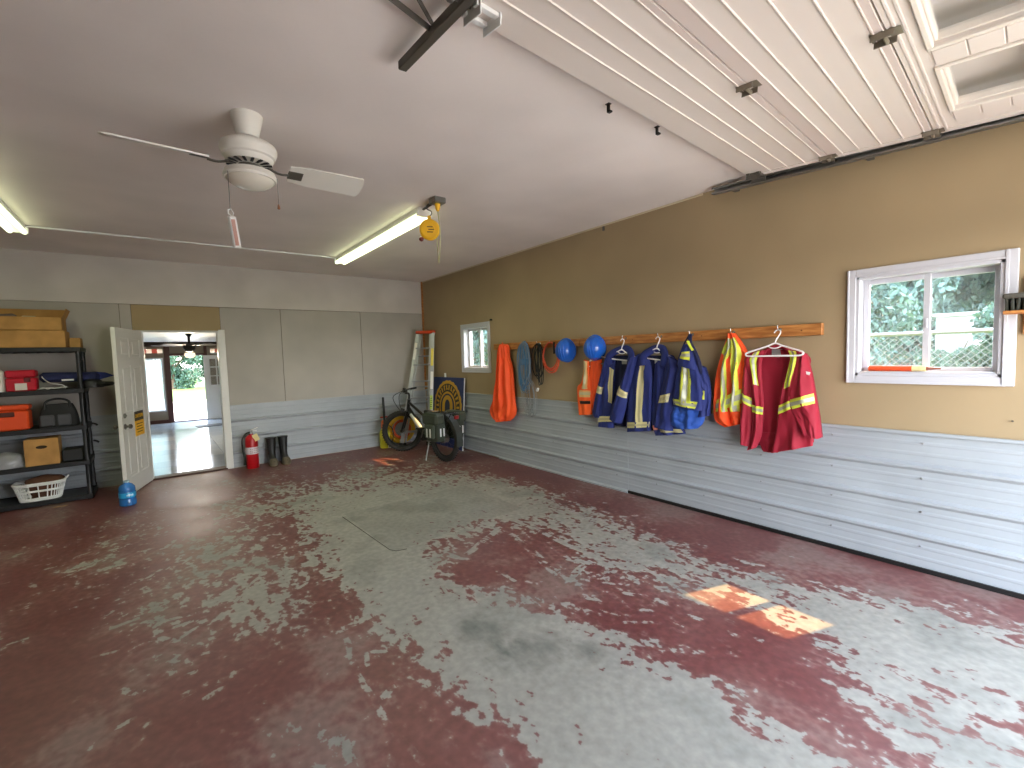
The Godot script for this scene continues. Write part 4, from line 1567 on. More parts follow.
# tape sewn on a piece of cloth, between four (u, v) corners: top left, top right, bottom right, bottom left
func tape(st: SurfaceTool, s: Dictionary, c: Array, off := 0.003, nu := 8, nv := 14) -> void:
	st.set_smooth_group(1)
	var g := []
	for j in nv + 1:
		var row := PackedVector3Array()
		for i in nu + 1:
			var a := Vector2(c[0][0], c[0][1]).lerp(Vector2(c[1][0], c[1][1]), float(i) / nu)
			var b := Vector2(c[3][0], c[3][1]).lerp(Vector2(c[2][0], c[2][1]), float(i) / nu)
			var p := a.lerp(b, float(j) / nv)
			row.append(cpt(s, p.x, p.y, off if i > 0 and i < nu and j > 0 and j < nv else off * 0.7))
		g.append(row)
	for j in nv:
		for i in nu:
			quad(st, g[j][i], g[j + 1][i], g[j + 1][i + 1], g[j][i + 1])
	st.set_smooth_group(2)
	var d := Vector3(off + 0.002, 0, 0)
	for j in nv:
		quad(st, g[j][0] + d, g[j + 1][0] + d, g[j + 1][0], g[j][0])
		quad(st, g[j][nu], g[j + 1][nu], g[j + 1][nu] + d, g[j][nu] + d)
	for i in nu:
		quad(st, g[0][i] + d, g[0][i], g[0][i + 1], g[0][i + 1] + d)
		quad(st, g[nv][i], g[nv][i] + d, g[nv][i + 1] + d, g[nv][i + 1])

func sub(c: Array, a: float, b: float, across: bool) -> Array:
	# the strip of a tape between the shares a and b of its width
	var m := func(p, q, t): return [lerpf(p[0], q[0], t), lerpf(p[1], q[1], t)]
	if across:
		return [m.call(c[0], c[3], a), m.call(c[1], c[2], a), m.call(c[1], c[2], b), m.call(c[0], c[3], b)]
	return [m.call(c[0], c[1], a), m.call(c[0], c[1], b), m.call(c[3], c[2], b), m.call(c[3], c[2], a)]

# reflective tape: a silver band edged in lime (or plain)
func hivis(parent: Node3D, s: Dictionary, c: Array, across: bool, edge: Material, core: Material) -> void:
	var st := S()
	tape(st, s, c)
	var t := part(parent, "reflective_tape", st, edge)
	st = S()
	tape(st, s, sub(c, 0.3, 0.7, across), 0.0045)
	part(t, "silver_band", st, core)

func garment(called: String, label: String, cat: String, y: float, z: float, group := "") -> Node3D:
	return thing(called, label, cat, Vector3(RX, y, z), group)

func piece(o: Node3D, called: String, s: Dictionary, m: Material, nu := 22, nv := 34) -> MeshInstance3D:
	var st := S()
	drape(st, s, nu, nv)
	return part(o, called, st, m)

func collar(o: Node3D, pts: Array, m: Material, r := 0.034) -> void:
	var st := S()
	tube(st, curve(pts, 6), r, 10, true, false, 0.45)
	part(o, "collar", st, m)

func hanger(y: float, z: float, n: float, half: float, label: String, mm: Material, tilt := 0.0, lean := 0.0) -> void:
	var o := thing("coat_hanger", label, "hanger", Vector3(RX - n, y, z), "white plastic hangers on the rail")
	o.rotation = Vector3(tilt, 0, -lean)
	var st := S()
	var hook := [Vector3(0, 0.002, -0.022), Vector3(0, 0.018, -0.016), Vector3(0, 0.026, 0.0), Vector3(0, 0.018, 0.018), Vector3(0, 0.0, 0.022), Vector3(0, -0.03, 0.012), Vector3(0, -0.06, 0.0), Vector3(0, -0.085, 0.0)]
	tube(st, curve(hook, 5), 0.0048, 8)
	part(o, "hook", st, mm)
	st = S()
	tube(st, curve([Vector3(0, -0.085, 0), Vector3(0, -0.11, half * 0.3), Vector3(0, -0.15, half * 0.85), Vector3(0, -0.168, half), Vector3(0, -0.186, half * 0.95), Vector3(0, -0.19, half * 0.7), Vector3(0, -0.19, 0), Vector3(0, -0.19, -half * 0.7), Vector3(0, -0.186, -half * 0.95), Vector3(0, -0.168, -half), Vector3(0, -0.15, -half * 0.85), Vector3(0, -0.11, -half * 0.3)], 5, true), 0.0068, 8, false, true)
	tube(st, curve([Vector3(0, -0.105, -0.055), Vector3(0, -0.124, -0.02), Vector3(0, -0.124, 0.02), Vector3(0, -0.105, 0.055)], 4), 0.005, 8)
	part(o, "shoulder_bar", st, mm)

func garments() -> void:
	wrinkle.seed = 12
	wrinkle.noise_type = FastNoiseLite.TYPE_SIMPLEX_SMOOTH
	wrinkle.frequency = 1.4
	wrinkle.fractal_octaves = 3
	var weave := noise_tex(0.2, 2, 33, Color(0, 0, 0), Color(1, 1, 1))
	var mk := func(hex: String, rough: float) -> StandardMaterial3D:
		var m := mat(hex, rough)
		textured(m, null, 6.0, weave, 0.02)
		m.rim_enabled = true
		m.rim = 0.15
		m.cull_mode = BaseMaterial3D.CULL_DISABLED
		return m
	var red: StandardMaterial3D = mk.call("98102b", 0.75)
	var navy: StandardMaterial3D = mk.call("182669", 0.75)
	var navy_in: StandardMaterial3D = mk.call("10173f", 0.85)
	var orange: StandardMaterial3D = mk.call("f4541c", 0.7)
	var orange2: StandardMaterial3D = mk.call("f2601e", 0.75)
	var royal: StandardMaterial3D = mk.call("2450a8", 0.7)
	var lime := mat("d8e04a", 0.55)
	var silver := mat("a8a996", 0.4, 0.15)
	var beige := mat("d6cc94", 0.5)
	var beige2 := mat("b9b08a", 0.4, 0.15)
	var hang_white := mat("efe9ea", 0.35)
	# --- red jacket on the last hanger
	var o := garment("red_jacket", "dark red work jacket with lime tape, last on the rail towards the big window", "jacket", 1.609, -1.55)
	var back = [[-0.079, -0.110, 0.086, -0.115], [-0.215, -0.189, 0.213, -0.187], [-0.225, -0.308, 0.215, -0.302], [-0.215, -0.562, 0.222, -0.532], [-0.190, -0.816, 0.245, -0.762], [-0.165, -0.905, 0.250, -0.823]]
	piece(o, "back", cloth(back, {"nb": 0.052, "n0": 0.06, "n1": 0.065, "bulge": 0.01, "fold": 0.006, "freq": 3.0}), red)
	var front_l = [[-0.191, -0.150, -0.079, -0.130], [-0.237, -0.206, -0.102, -0.240], [-0.199, -0.358, -0.094, -0.405], [-0.173, -0.559, -0.082, -0.586], [-0.168, -0.745, -0.100, -0.804], [-0.205, -0.941, -0.140, -0.911]]
	var fl := cloth(front_l, {"nb": 0.105, "n0": 0.115, "n1": 0.13, "bulge": 0.018, "fold": 0.010, "freq": 1.5, "ph": 0.3})
	piece(o, "front_panel", fl, red)
	var front_r = [[0.086, -0.130, 0.185, -0.150], [0.101, -0.209, 0.213, -0.183], [0.051, -0.416, 0.214, -0.348], [0.030, -0.578, 0.236, -0.517], [0.016, -0.758, 0.261, -0.699], [-0.013, -0.932, 0.265, -0.838]]
	var fr := cloth(front_r, {"nb": 0.105, "n0": 0.115, "n1": 0.14, "bulge": 0.022, "fold": 0.012, "freq": 1.7, "ph": 0.05})
	piece(o, "front_panel", fr, red)
	var hem = [[-0.143, -0.790, 0.030, -0.780], [-0.137, -0.876, 0.020, -0.856], [-0.099, -0.942, 0.005, -0.936]]
	piece(o, "hem", cloth(hem, {"nb": 0.055, "n0": 0.07, "n1": 0.085, "bulge": 0.015, "fold": 0.008, "freq": 1.5}), red, 14, 14)
	var slv_l = [[-0.232, -0.180, -0.174, -0.165], [-0.257, -0.308, -0.174, -0.307], [-0.262, -0.513, -0.170, -0.542], [-0.273, -0.686, -0.173, -0.711], [-0.268, -0.894, -0.189, -0.909]]
	var sl := cloth(slv_l, {"nb": 0.055, "n0": 0.085, "n1": 0.115, "bulge": 0.035, "fold": 0.007, "freq": 1.2, "ph": 0.7})
	piece(o, "sleeve", sl, red)
	var slv_r = [[0.164, -0.150, 0.207, -0.165], [0.123, -0.350, 0.248, -0.317], [0.106, -0.509, 0.279, -0.491], [0.161, -0.647, 0.301, -0.634], [0.221, -0.756, 0.314, -0.774]]
	var sr := cloth(slv_r, {"nb": 0.07, "n0": 0.11, "n1": 0.17, "bulge": 0.04, "fold": 0.010, "freq": 1.1, "ph": 0.2})
	piece(o, "sleeve", sr, red)
	collar(o, [Vector3(-0.10, -0.17, -0.098), Vector3(-0.085, -0.125, -0.075), Vector3(-0.07, -0.105, -0.03), Vector3(-0.068, -0.1, 0.0), Vector3(-0.07, -0.105, 0.03), Vector3(-0.085, -0.125, 0.075), Vector3(-0.10, -0.17, 0.098)], red, 0.024)
	hivis(o, fl, [[0.35, 0.02], [0.72, 0.0], [0.75, 0.42], [0.45, 0.42]], false, lime, silver)
	hivis(o, fr, [[0.02, 0.03], [0.6, 0.0], [0.42, 0.42], [0.12, 0.42]], false, lime, silver)
	hivis(o, fl, [[0.02, 0.606], [0.98, 0.593], [0.98, 0.648], [0.02, 0.665]], true, lime, silver)
	hivis(o, fr, [[0.02, 0.575], [0.62, 0.54], [0.62, 0.62], [0.02, 0.655]], true, lime, silver)
	hivis(o, sl, [[0.01, 0.45], [0.99, 0.47], [0.99, 0.56], [0.01, 0.53]], true, lime, silver)
	hivis(o, sr, [[0.01, 0.50], [0.99, 0.44], [0.99, 0.55], [0.01, 0.62]], true, lime, silver)
	var st := S()
	bb(st, Vector3(-0.0735, -0.185, -0.045), Vector3(-0.0715, -0.125, 0.03), 0.0006)
	part(o, "neck_label", st, mat("8f8a88", 0.8), "grey neck label")
	st = S()
	box(st, Vector3(-0.142, -0.305, 0.228), Vector3(0.006, 0.022, 0.036), Basis(Vector3.RIGHT, 0.25), 0.002)
	part(o, "sleeve_badge", st, M.white, "small white badge")
	hanger(1.607, -1.545, 0.098, 0.205, "white plastic hanger in front of the dark red jacket", hang_white, 0.0, 0.42)
	# --- first navy jacket, partly behind the second
	o = garment("navy_jacket", "navy blue work jacket hanging open next to the small orange vest", "jacket", 1.582, -3.03, "navy blue work jackets")
	back = [[-0.140, -0.119, 0.117, -0.123], [-0.215, -0.166, 0.139, -0.146], [-0.270, -0.411, 0.101, -0.399], [-0.315, -0.731, 0.096, -0.697], [-0.320, -0.870, 0.093, -0.856]]
	piece(o, "back", cloth(back, {"nb": 0.052, "n0": 0.06, "n1": 0.06, "bulge": 0.008, "fold": 0.006, "freq": 3.0}), navy_in)
	front_l = [[-0.190, -0.125, -0.105, -0.150], [-0.241, -0.195, -0.119, -0.272], [-0.297, -0.411, -0.130, -0.464], [-0.329, -0.651, -0.145, -0.716], [-0.340, -0.892, -0.132, -0.886]]
	fl = cloth(front_l, {"nb": 0.07, "n0": 0.08, "n1": 0.105, "bulge": 0.02, "fold": 0.008, "freq": 1.4, "ph": 0.15})
	piece(o, "front_panel", fl, navy)
	front_r = [[0.036, -0.150, 0.139, -0.120], [0.035, -0.271, 0.149, -0.215], [0.032, -0.439, 0.101, -0.399], [0.027, -0.702, 0.085, -0.697], [0.015, -0.870, 0.082, -0.857]]
	fr = cloth(front_r, {"nb": 0.068, "n0": 0.075, "n1": 0.085, "bulge": 0.015, "fold": 0.006, "freq": 1.2, "ph": 0.6})
	piece(o, "front_panel", fr, navy)
	slv_l = [[-0.240, -0.145, -0.148, -0.140], [-0.336, -0.412, -0.233, -0.409], [-0.423, -0.708, -0.317, -0.700], [-0.393, -0.800, -0.306, -0.789]]
	sl = cloth(slv_l, {"nb": 0.052, "n0": 0.085, "n1": 0.09, "bulge": 0.035, "fold": 0.006, "freq": 1.0, "ph": 0.4})
	piece(o, "sleeve", sl, navy)
	collar(o, [Vector3(-0.105, -0.215, -0.15), Vector3(-0.11, -0.13, -0.175), Vector3(-0.085, -0.07, -0.08), Vector3(-0.07, -0.055, 0.0), Vector3(-0.085, -0.07, 0.07), Vector3(-0.11, -0.13, 0.12), Vector3(-0.105, -0.2, 0.095)], navy, 0.04)
	hivis(o, fl, [[0.6, 0.25], [0.98, 0.25], [0.95, 0.66], [0.72, 0.66]], false, beige, beige2)
	hivis(o, fl, [[0.01, 0.87], [0.99, 0.807], [0.99, 0.877], [0.01, 0.93]], true, beige, beige2)
	hivis(o, sl, [[0.02, 0.36], [0.98, 0.39], [0.98, 0.47], [0.02, 0.44]], true, beige, beige2)
	hivis(o, fl, [[0.1, 0.0], [0.45, 0.0], [0.3, 0.12], [0.05, 0.12]], false, beige, beige2)
	hivis(o, fr, [[0.7, 0.02], [0.98, 0.02], [0.98, 0.16], [0.8, 0.16]], false, beige, beige2)
	st = S()
	bb(st, Vector3(-0.0735, -0.21, -0.03), Vector3(-0.0715, -0.165, 0.045), 0.0006)
	part(o, "neck_label", st, mat("a9a9a6", 0.8), "pale neck label")
	hanger(1.605, -3.03, 0.098, 0.19, "white plastic hanger holding the navy jacket beside the small orange vest", hang_white, 0.1)
	# --- second navy jacket
	o = garment("navy_jacket", "navy blue work jacket with a beige double stripe, in the middle of the rail", "jacket", 1.574, -2.604, "navy blue work jackets")
	back = [[-0.167, -0.118, 0.078, -0.122], [-0.232, -0.162, 0.154, -0.149], [-0.310, -0.428, 0.170, -0.410], [-0.340, -0.690, 0.195, -0.645], [-0.340, -0.868, 0.260, -0.841]]
	piece(o, "back", cloth(back, {"nb": 0.052, "n0": 0.062, "n1": 0.065, "bulge": 0.01, "fold": 0.006, "freq": 3.0}), navy_in)
	front_l = [[-0.199, -0.090, -0.115, -0.150], [-0.276, -0.143, -0.075, -0.260], [-0.337, -0.429, -0.073, -0.437], [-0.357, -0.691, -0.080, -0.668], [-0.363, -0.894, -0.086, -0.852]]
	fl = cloth(front_l, {"nb": 0.08, "n0": 0.09, "n1": 0.125, "bulge": 0.025, "fold": 0.009, "freq": 1.8, "ph": 0.35})
	piece(o, "front_panel", fl, navy)
	front_r = [[-0.044, -0.200, 0.097, -0.110], [-0.061, -0.348, 0.154, -0.157], [-0.072, -0.525, 0.161, -0.428], [-0.083, -0.740, 0.178, -0.699], [-0.031, -0.895, 0.283, -0.840]]
	fr = cloth(front_r, {"nb": 0.075, "n0": 0.085, "n1": 0.11, "bulge": 0.02, "fold": 0.012, "freq": 2.2, "ph": 0.1})
	piece(o, "front_panel", fr, navy)
	slv_l = [[-0.298, -0.135, -0.221, -0.125], [-0.428, -0.394, -0.314, -0.428], [-0.541, -0.667, -0.363, -0.635], [-0.563, -0.775, -0.424, -0.810]]
	sl = cloth(slv_l, {"nb": 0.115, "n0": 0.12, "n1": 0.15, "bulge": 0.045, "fold": 0.008, "freq": 1.1, "ph": 0.55})
	piece(o, "sleeve", sl, navy)
	slv_r = [[0.107, -0.125, 0.158, -0.135], [0.076, -0.276, 0.238, -0.224], [0.045, -0.450, 0.212, -0.426], [-0.008, -0.663, 0.178, -0.682], [-0.026, -0.806, 0.168, -0.823]]
	sr = cloth(slv_r, {"nb": 0.085, "n0": 0.10, "n1": 0.135, "bulge": 0.04, "fold": 0.01, "freq": 1.3, "ph": 0.25})
	piece(o, "sleeve", sr, navy)
	collar(o, [Vector3(-0.12, -0.215, -0.165), Vector3(-0.12, -0.13, -0.165), Vector3(-0.09, -0.07, -0.085), Vector3(-0.075, -0.052, -0.02), Vector3(-0.09, -0.07, 0.045), Vector3(-0.12, -0.13, 0.085), Vector3(-0.115, -0.215, 0.06)], navy, 0.042)
	hivis(o, fl, [[0.38, 0.03], [0.68, 0.03], [0.68, 0.30], [0.40, 0.30]], false, beige, beige2)
	hivis(o, fl, [[0.42, 0.28], [0.66, 0.28], [0.70, 0.86], [0.46, 0.86]], false, beige, beige2)
	hivis(o, fl, [[0.01, 0.86], [0.99, 0.86], [0.99, 0.93], [0.01, 0.93]], true, beige, beige2)
	hivis(o, sl, [[0.02, 0.36], [0.98, 0.42], [0.98, 0.51], [0.02, 0.46]], true, beige, beige2)
	hivis(o, sr, [[0.02, 0.56], [0.7, 0.54], [0.7, 0.62], [0.02, 0.64]], true, beige, beige2)
	hivis(o, fr, [[0.25, 0.86], [0.98, 0.90], [0.98, 0.96], [0.25, 0.93]], true, beige, beige2)
	hivis(o, fr, [[0.62, 0.02], [0.9, 0.0], [0.82, 0.2], [0.6, 0.2]], false, beige, beige2)
	st = S()
	bb(st, Vector3(-0.0735, -0.20, -0.06), Vector3(-0.0715, -0.155, 0.01), 0.0006)
	part(o, "neck_label", st, mat("a9a9a6", 0.8), "pale neck label")
	st = S()
	tape(st, fr, [[0.03, 0.83], [0.2, 0.83], [0.2, 0.89], [0.03, 0.89]], 0.004)
	part(o, "pocket_tag", st, mat("d98b78", 0.7), "pink and white tag")
	hanger(1.605, -2.61, 0.098, 0.19, "white plastic hanger holding the navy jacket in the middle of the rail", hang_white, 0.12)
	# --- navy bib bunched up on its hook, over a blue overall
	o = garment("safety_bib", "navy safety bib with lime and silver tape bunched on its hook over a blue overall", "overalls", 1.61, -2.283)
	o.position.x -= 0.035
	var lower = [[-0.120, -0.40, 0.140, -0.42], [-0.170, -0.592, 0.153, -0.612], [-0.206, -0.689, 0.162, -0.659], [-0.201, -0.775, 0.136, -0.758], [-0.115, -0.831, 0.084, -0.813]]
	piece(o, "overall", cloth(lower, {"nb": 0.05, "n0": 0.075, "n1": 0.09, "bulge": 0.05, "fold": 0.012, "freq": 2.6, "ph": 0.2}), royal)
	var right = [[0.112, -0.250, 0.158, -0.270], [0.124, -0.404, 0.196, -0.402], [0.120, -0.533, 0.204, -0.545], [0.084, -0.714, 0.195, -0.689]]
	piece(o, "side_flap", cloth(right, {"nb": 0.05, "n0": 0.08, "n1": 0.08, "bulge": 0.035, "fold": 0.01, "freq": 1.4, "ph": 0.6}), navy)
	var body = [[-0.030, -0.115, 0.055, -0.105], [-0.082, -0.194, 0.110, -0.228], [-0.112, -0.378, 0.150, -0.371], [-0.132, -0.530, 0.160, -0.531], [-0.130, -0.620, 0.150, -0.643]]
	var bd := cloth(body, {"nb": 0.07, "n0": 0.09, "n1": 0.12, "bulge": 0.05, "fold": 0.012, "freq": 1.9, "ph": 0.35})
	piece(o, "bib", bd, navy)
	var yoke = [[-0.018, -0.060, 0.040, -0.060], [-0.046, -0.145, 0.080, -0.140], [-0.055, -0.244, 0.105, -0.285]]
	var yk := cloth(yoke, {"nb": 0.12, "n0": 0.12, "n1": 0.165, "bulge": 0.022, "fold": 0.006, "freq": 1.3, "ph": 0.1})
	piece(o, "yoke", yk, navy, 16, 18)
	hivis(o, yk, [[0.2, 0.42], [0.85, 0.42], [0.82, 0.72], [0.12, 0.68]], true, lime, silver)
	hivis(o, bd, [[0.32, 0.28], [0.66, 0.28], [0.68, 0.86], [0.28, 0.86]], false, lime, silver)
	hivis(o, bd, [[0.0, 0.80], [0.88, 0.82], [0.84, 0.96], [0.08, 0.93]], true, lime, silver)
	st = S()
	tube(st, curve([Vector3(-0.055, 0.025, 0.0), Vector3(-0.09, -0.05, -0.03), Vector3(-0.1, -0.17, -0.075), Vector3(-0.09, -0.26, -0.11)], 5), 0.014, 8, true, false, 0.5)
	tube(st, curve([Vector3(-0.055, 0.025, 0.004), Vector3(-0.1, -0.045, 0.03), Vector3(-0.13, -0.11, 0.085), Vector3(-0.12, -0.22, 0.125), Vector3(-0.1, -0.36, 0.145)], 5), 0.017, 8, true, false, 0.5)
	part(o, "strap", st, navy_in, "", "stuff")
	st = S()
	tube(st, curve([Vector3(-0.125, -0.035, 0.024), Vector3(-0.145, -0.085, 0.06), Vector3(-0.15, -0.115, 0.085)], 5), 0.014, 8, true, false, 0.4)
	part(o, "strap_tape", st, lime)
	st = S()
	tape(st, cloth(right, {"nb": 0.05, "n0": 0.08, "n1": 0.08, "bulge": 0.035, "fold": 0.01, "freq": 1.4, "ph": 0.6}), [[0.05, 0.5], [0.6, 0.5], [0.6, 0.68], [0.05, 0.68]], 0.004)
	part(o, "tape_end", st, lime)
	# --- orange vest hung by its neck
	o = garment("orange_vest", "bright orange safety vest with lime tape between the navy bib and the red jacket", "vest", 1.646, -1.91)
	body = [[-0.015, -0.020, 0.022, -0.020], [-0.072, -0.144, 0.123, -0.167], [-0.130, -0.330, 0.133, -0.294], [-0.155, -0.546, 0.117, -0.515], [-0.159, -0.709, 0.104, -0.687], [-0.128, -0.779, 0.095, -0.757], [-0.054, -0.817, 0.087, -0.772]]
	bd = cloth(body, {"nb": 0.05, "n0": 0.08, "n1": 0.075, "bulge": 0.04, "fold": 0.024, "freq": 2.4, "ph": 0.05})
	piece(o, "body", bd, orange, 30, 40)
	hivis(o, bd, [[0.15, 0.06], [0.6, 0.08], [0.34, 0.26], [0.02, 0.2]], false, lime, silver)
	hivis(o, bd, [[0.14, 0.22], [0.34, 0.26], [0.53, 0.64], [0.38, 0.64]], false, lime, silver)
	hivis(o, bd, [[0.45, 0.07], [0.9, 0.05], [0.76, 0.36], [0.52, 0.36]], false, lime, silver)
	hivis(o, bd, [[0.52, 0.35], [0.76, 0.35], [0.90, 0.64], [0.68, 0.64]], false, lime, silver)
	hivis(o, bd, [[0.0, 0.55], [1.0, 0.46], [1.0, 0.565], [0.0, 0.655]], true, lime, silver)
	# --- small orange vest on its own hanger, under the second hat
	o = garment("orange_vest", "small orange vest with a beige stripe, hanging below the hard hat", "vest", 1.418, -3.439)
	var lf = [[-0.150, 0.008, -0.076, -0.010], [-0.168, -0.132, -0.078, -0.111], [-0.205, -0.256, -0.074, -0.252], [-0.265, -0.331, -0.063, -0.333], [-0.245, -0.631, -0.051, -0.608]]
	fl = cloth(lf, {"nb": 0.055, "n0": 0.075, "n1": 0.08, "bulge": 0.018, "fold": 0.007, "freq": 1.3, "ph": 0.4})
	piece(o, "front_panel", fl, orange2)
	var rt = [[-0.060, -0.020, 0.100, 0.005], [-0.082, -0.253, 0.099, -0.247], [-0.066, -0.456, 0.068, -0.448], [-0.016, -0.625, 0.103, -0.625]]
	fr = cloth(rt, {"nb": 0.05, "n0": 0.07, "n1": 0.07, "bulge": 0.015, "fold": 0.007, "freq": 1.6, "ph": 0.2})
	piece(o, "front_panel", fr, orange)
	hivis(o, fl, [[0.12, 0.03], [0.78, 0.03], [0.85, 0.74], [0.45, 0.74]], false, mat("d9a868", 0.55), beige2)
	hivis(o, fl, [[0.25, 0.76], [1.0, 0.76], [1.0, 0.83], [0.25, 0.83]], true, mat("d9a868", 0.55), beige2)
	st = S()
	tape(st, fl, [[0.25, 0.86], [0.97, 0.86], [0.97, 0.885], [0.25, 0.885]], 0.004)
	part(o, "pocket_edge", st, M.black)
	hanger(1.555, -3.42, 0.066, 0.19, "white plastic hanger behind the blue hard hat, carrying the small orange vest", hang_white, -0.16)
	# --- orange rain jacket gathered on the first hook
	o = garment("rain_jacket", "plain orange jacket gathered on the first hook beside the small window", "jacket", 1.609, -5.085)
	body = [[-0.040, 0.045, 0.050, 0.040], [-0.091, 0.0, 0.098, 0.0], [-0.117, -0.147, 0.110, -0.150], [-0.161, -0.287, 0.165, -0.262], [-0.215, -0.547, 0.191, -0.532], [-0.288, -0.741, 0.204, -0.712], [-0.374, -0.900, 0.232, -0.869], [-0.313, -1.000, 0.169, -0.959], [-0.183, -1.050, 0.073, -1.018]]
	bd = cloth(body, {"nb": 0.05, "n0": 0.075, "n1": 0.09, "bulge": 0.055, "fold": 0.034, "freq": 3.4, "ph": 0.15})
	piece(o, "body", bd, orange, 44, 44)
	st = S()
	tube(st, curve([Vector3(-0.10, 0.05, -0.01), Vector3(-0.10, 0.065, 0.0), Vector3(-0.10, 0.05, 0.012)], 4), 0.006, 6)
	part(o, "hanging_loop", st, orange2)

# ---------------------------------------------------------------- storage rack with its load
func carton(called: String, label: String, at: Vector3, s: Vector3, open := false, turn := 0.0, group := "") -> Node3D:
	var o := thing(called, label, "cardboard box", at, group)
	o.rotation.y = turn
	var st := S()
	if open:
		var t := 0.006
		bb(st, Vector3(-s.x / 2, 0, -s.z / 2), Vector3(s.x / 2, t, s.z / 2))
		bb(st, Vector3(-s.x / 2, 0, s.z / 2 - t), Vector3(s.x / 2, s.y, s.z / 2), 0.002)
		bb(st, Vector3(-s.x / 2, 0, -s.z / 2), Vector3(s.x / 2, s.y, -s.z / 2 + t), 0.002)
		bb(st, Vector3(-s.x / 2, 0, -s.z / 2), Vector3(-s.x / 2 + t, s.y, s.z / 2), 0.002)
		bb(st, Vector3(s.x / 2 - t, 0, -s.z / 2), Vector3(s.x / 2, s.y, s.z / 2), 0.002)
		part(o, "body", st, M.card)
		st = S()
		box(st, Vector3(0, s.y + 0.055, -s.z / 2 - 0.02), Vector3(s.x * 0.98, 0.12, 0.005), Basis(Vector3.RIGHT, -0.35), 0.001)
		part(o, "flap", st, M.card)
		st = S()
		box(st, Vector3(s.x / 2 + 0.02, s.y + 0.045, 0), Vector3(0.005, 0.11, s.z * 0.95), Basis(Vector3.BACK, -0.4), 0.001)
		part(o, "flap", st, M.card)
	else:
		bb(st, Vector3(-s.x / 2, 0, -s.z / 2), Vector3(s.x / 2, s.y, s.z / 2), 0.004)
		part(o, "body", st, M.card)
		st = S()
		bb(st, Vector3(-s.x / 2 + 0.003, s.y - 0.0005, -0.025), Vector3(s.x / 2 - 0.003, s.y + 0.0008, 0.025))
		part(o, "tape", st, mat("a98a58", 0.35))
	return o

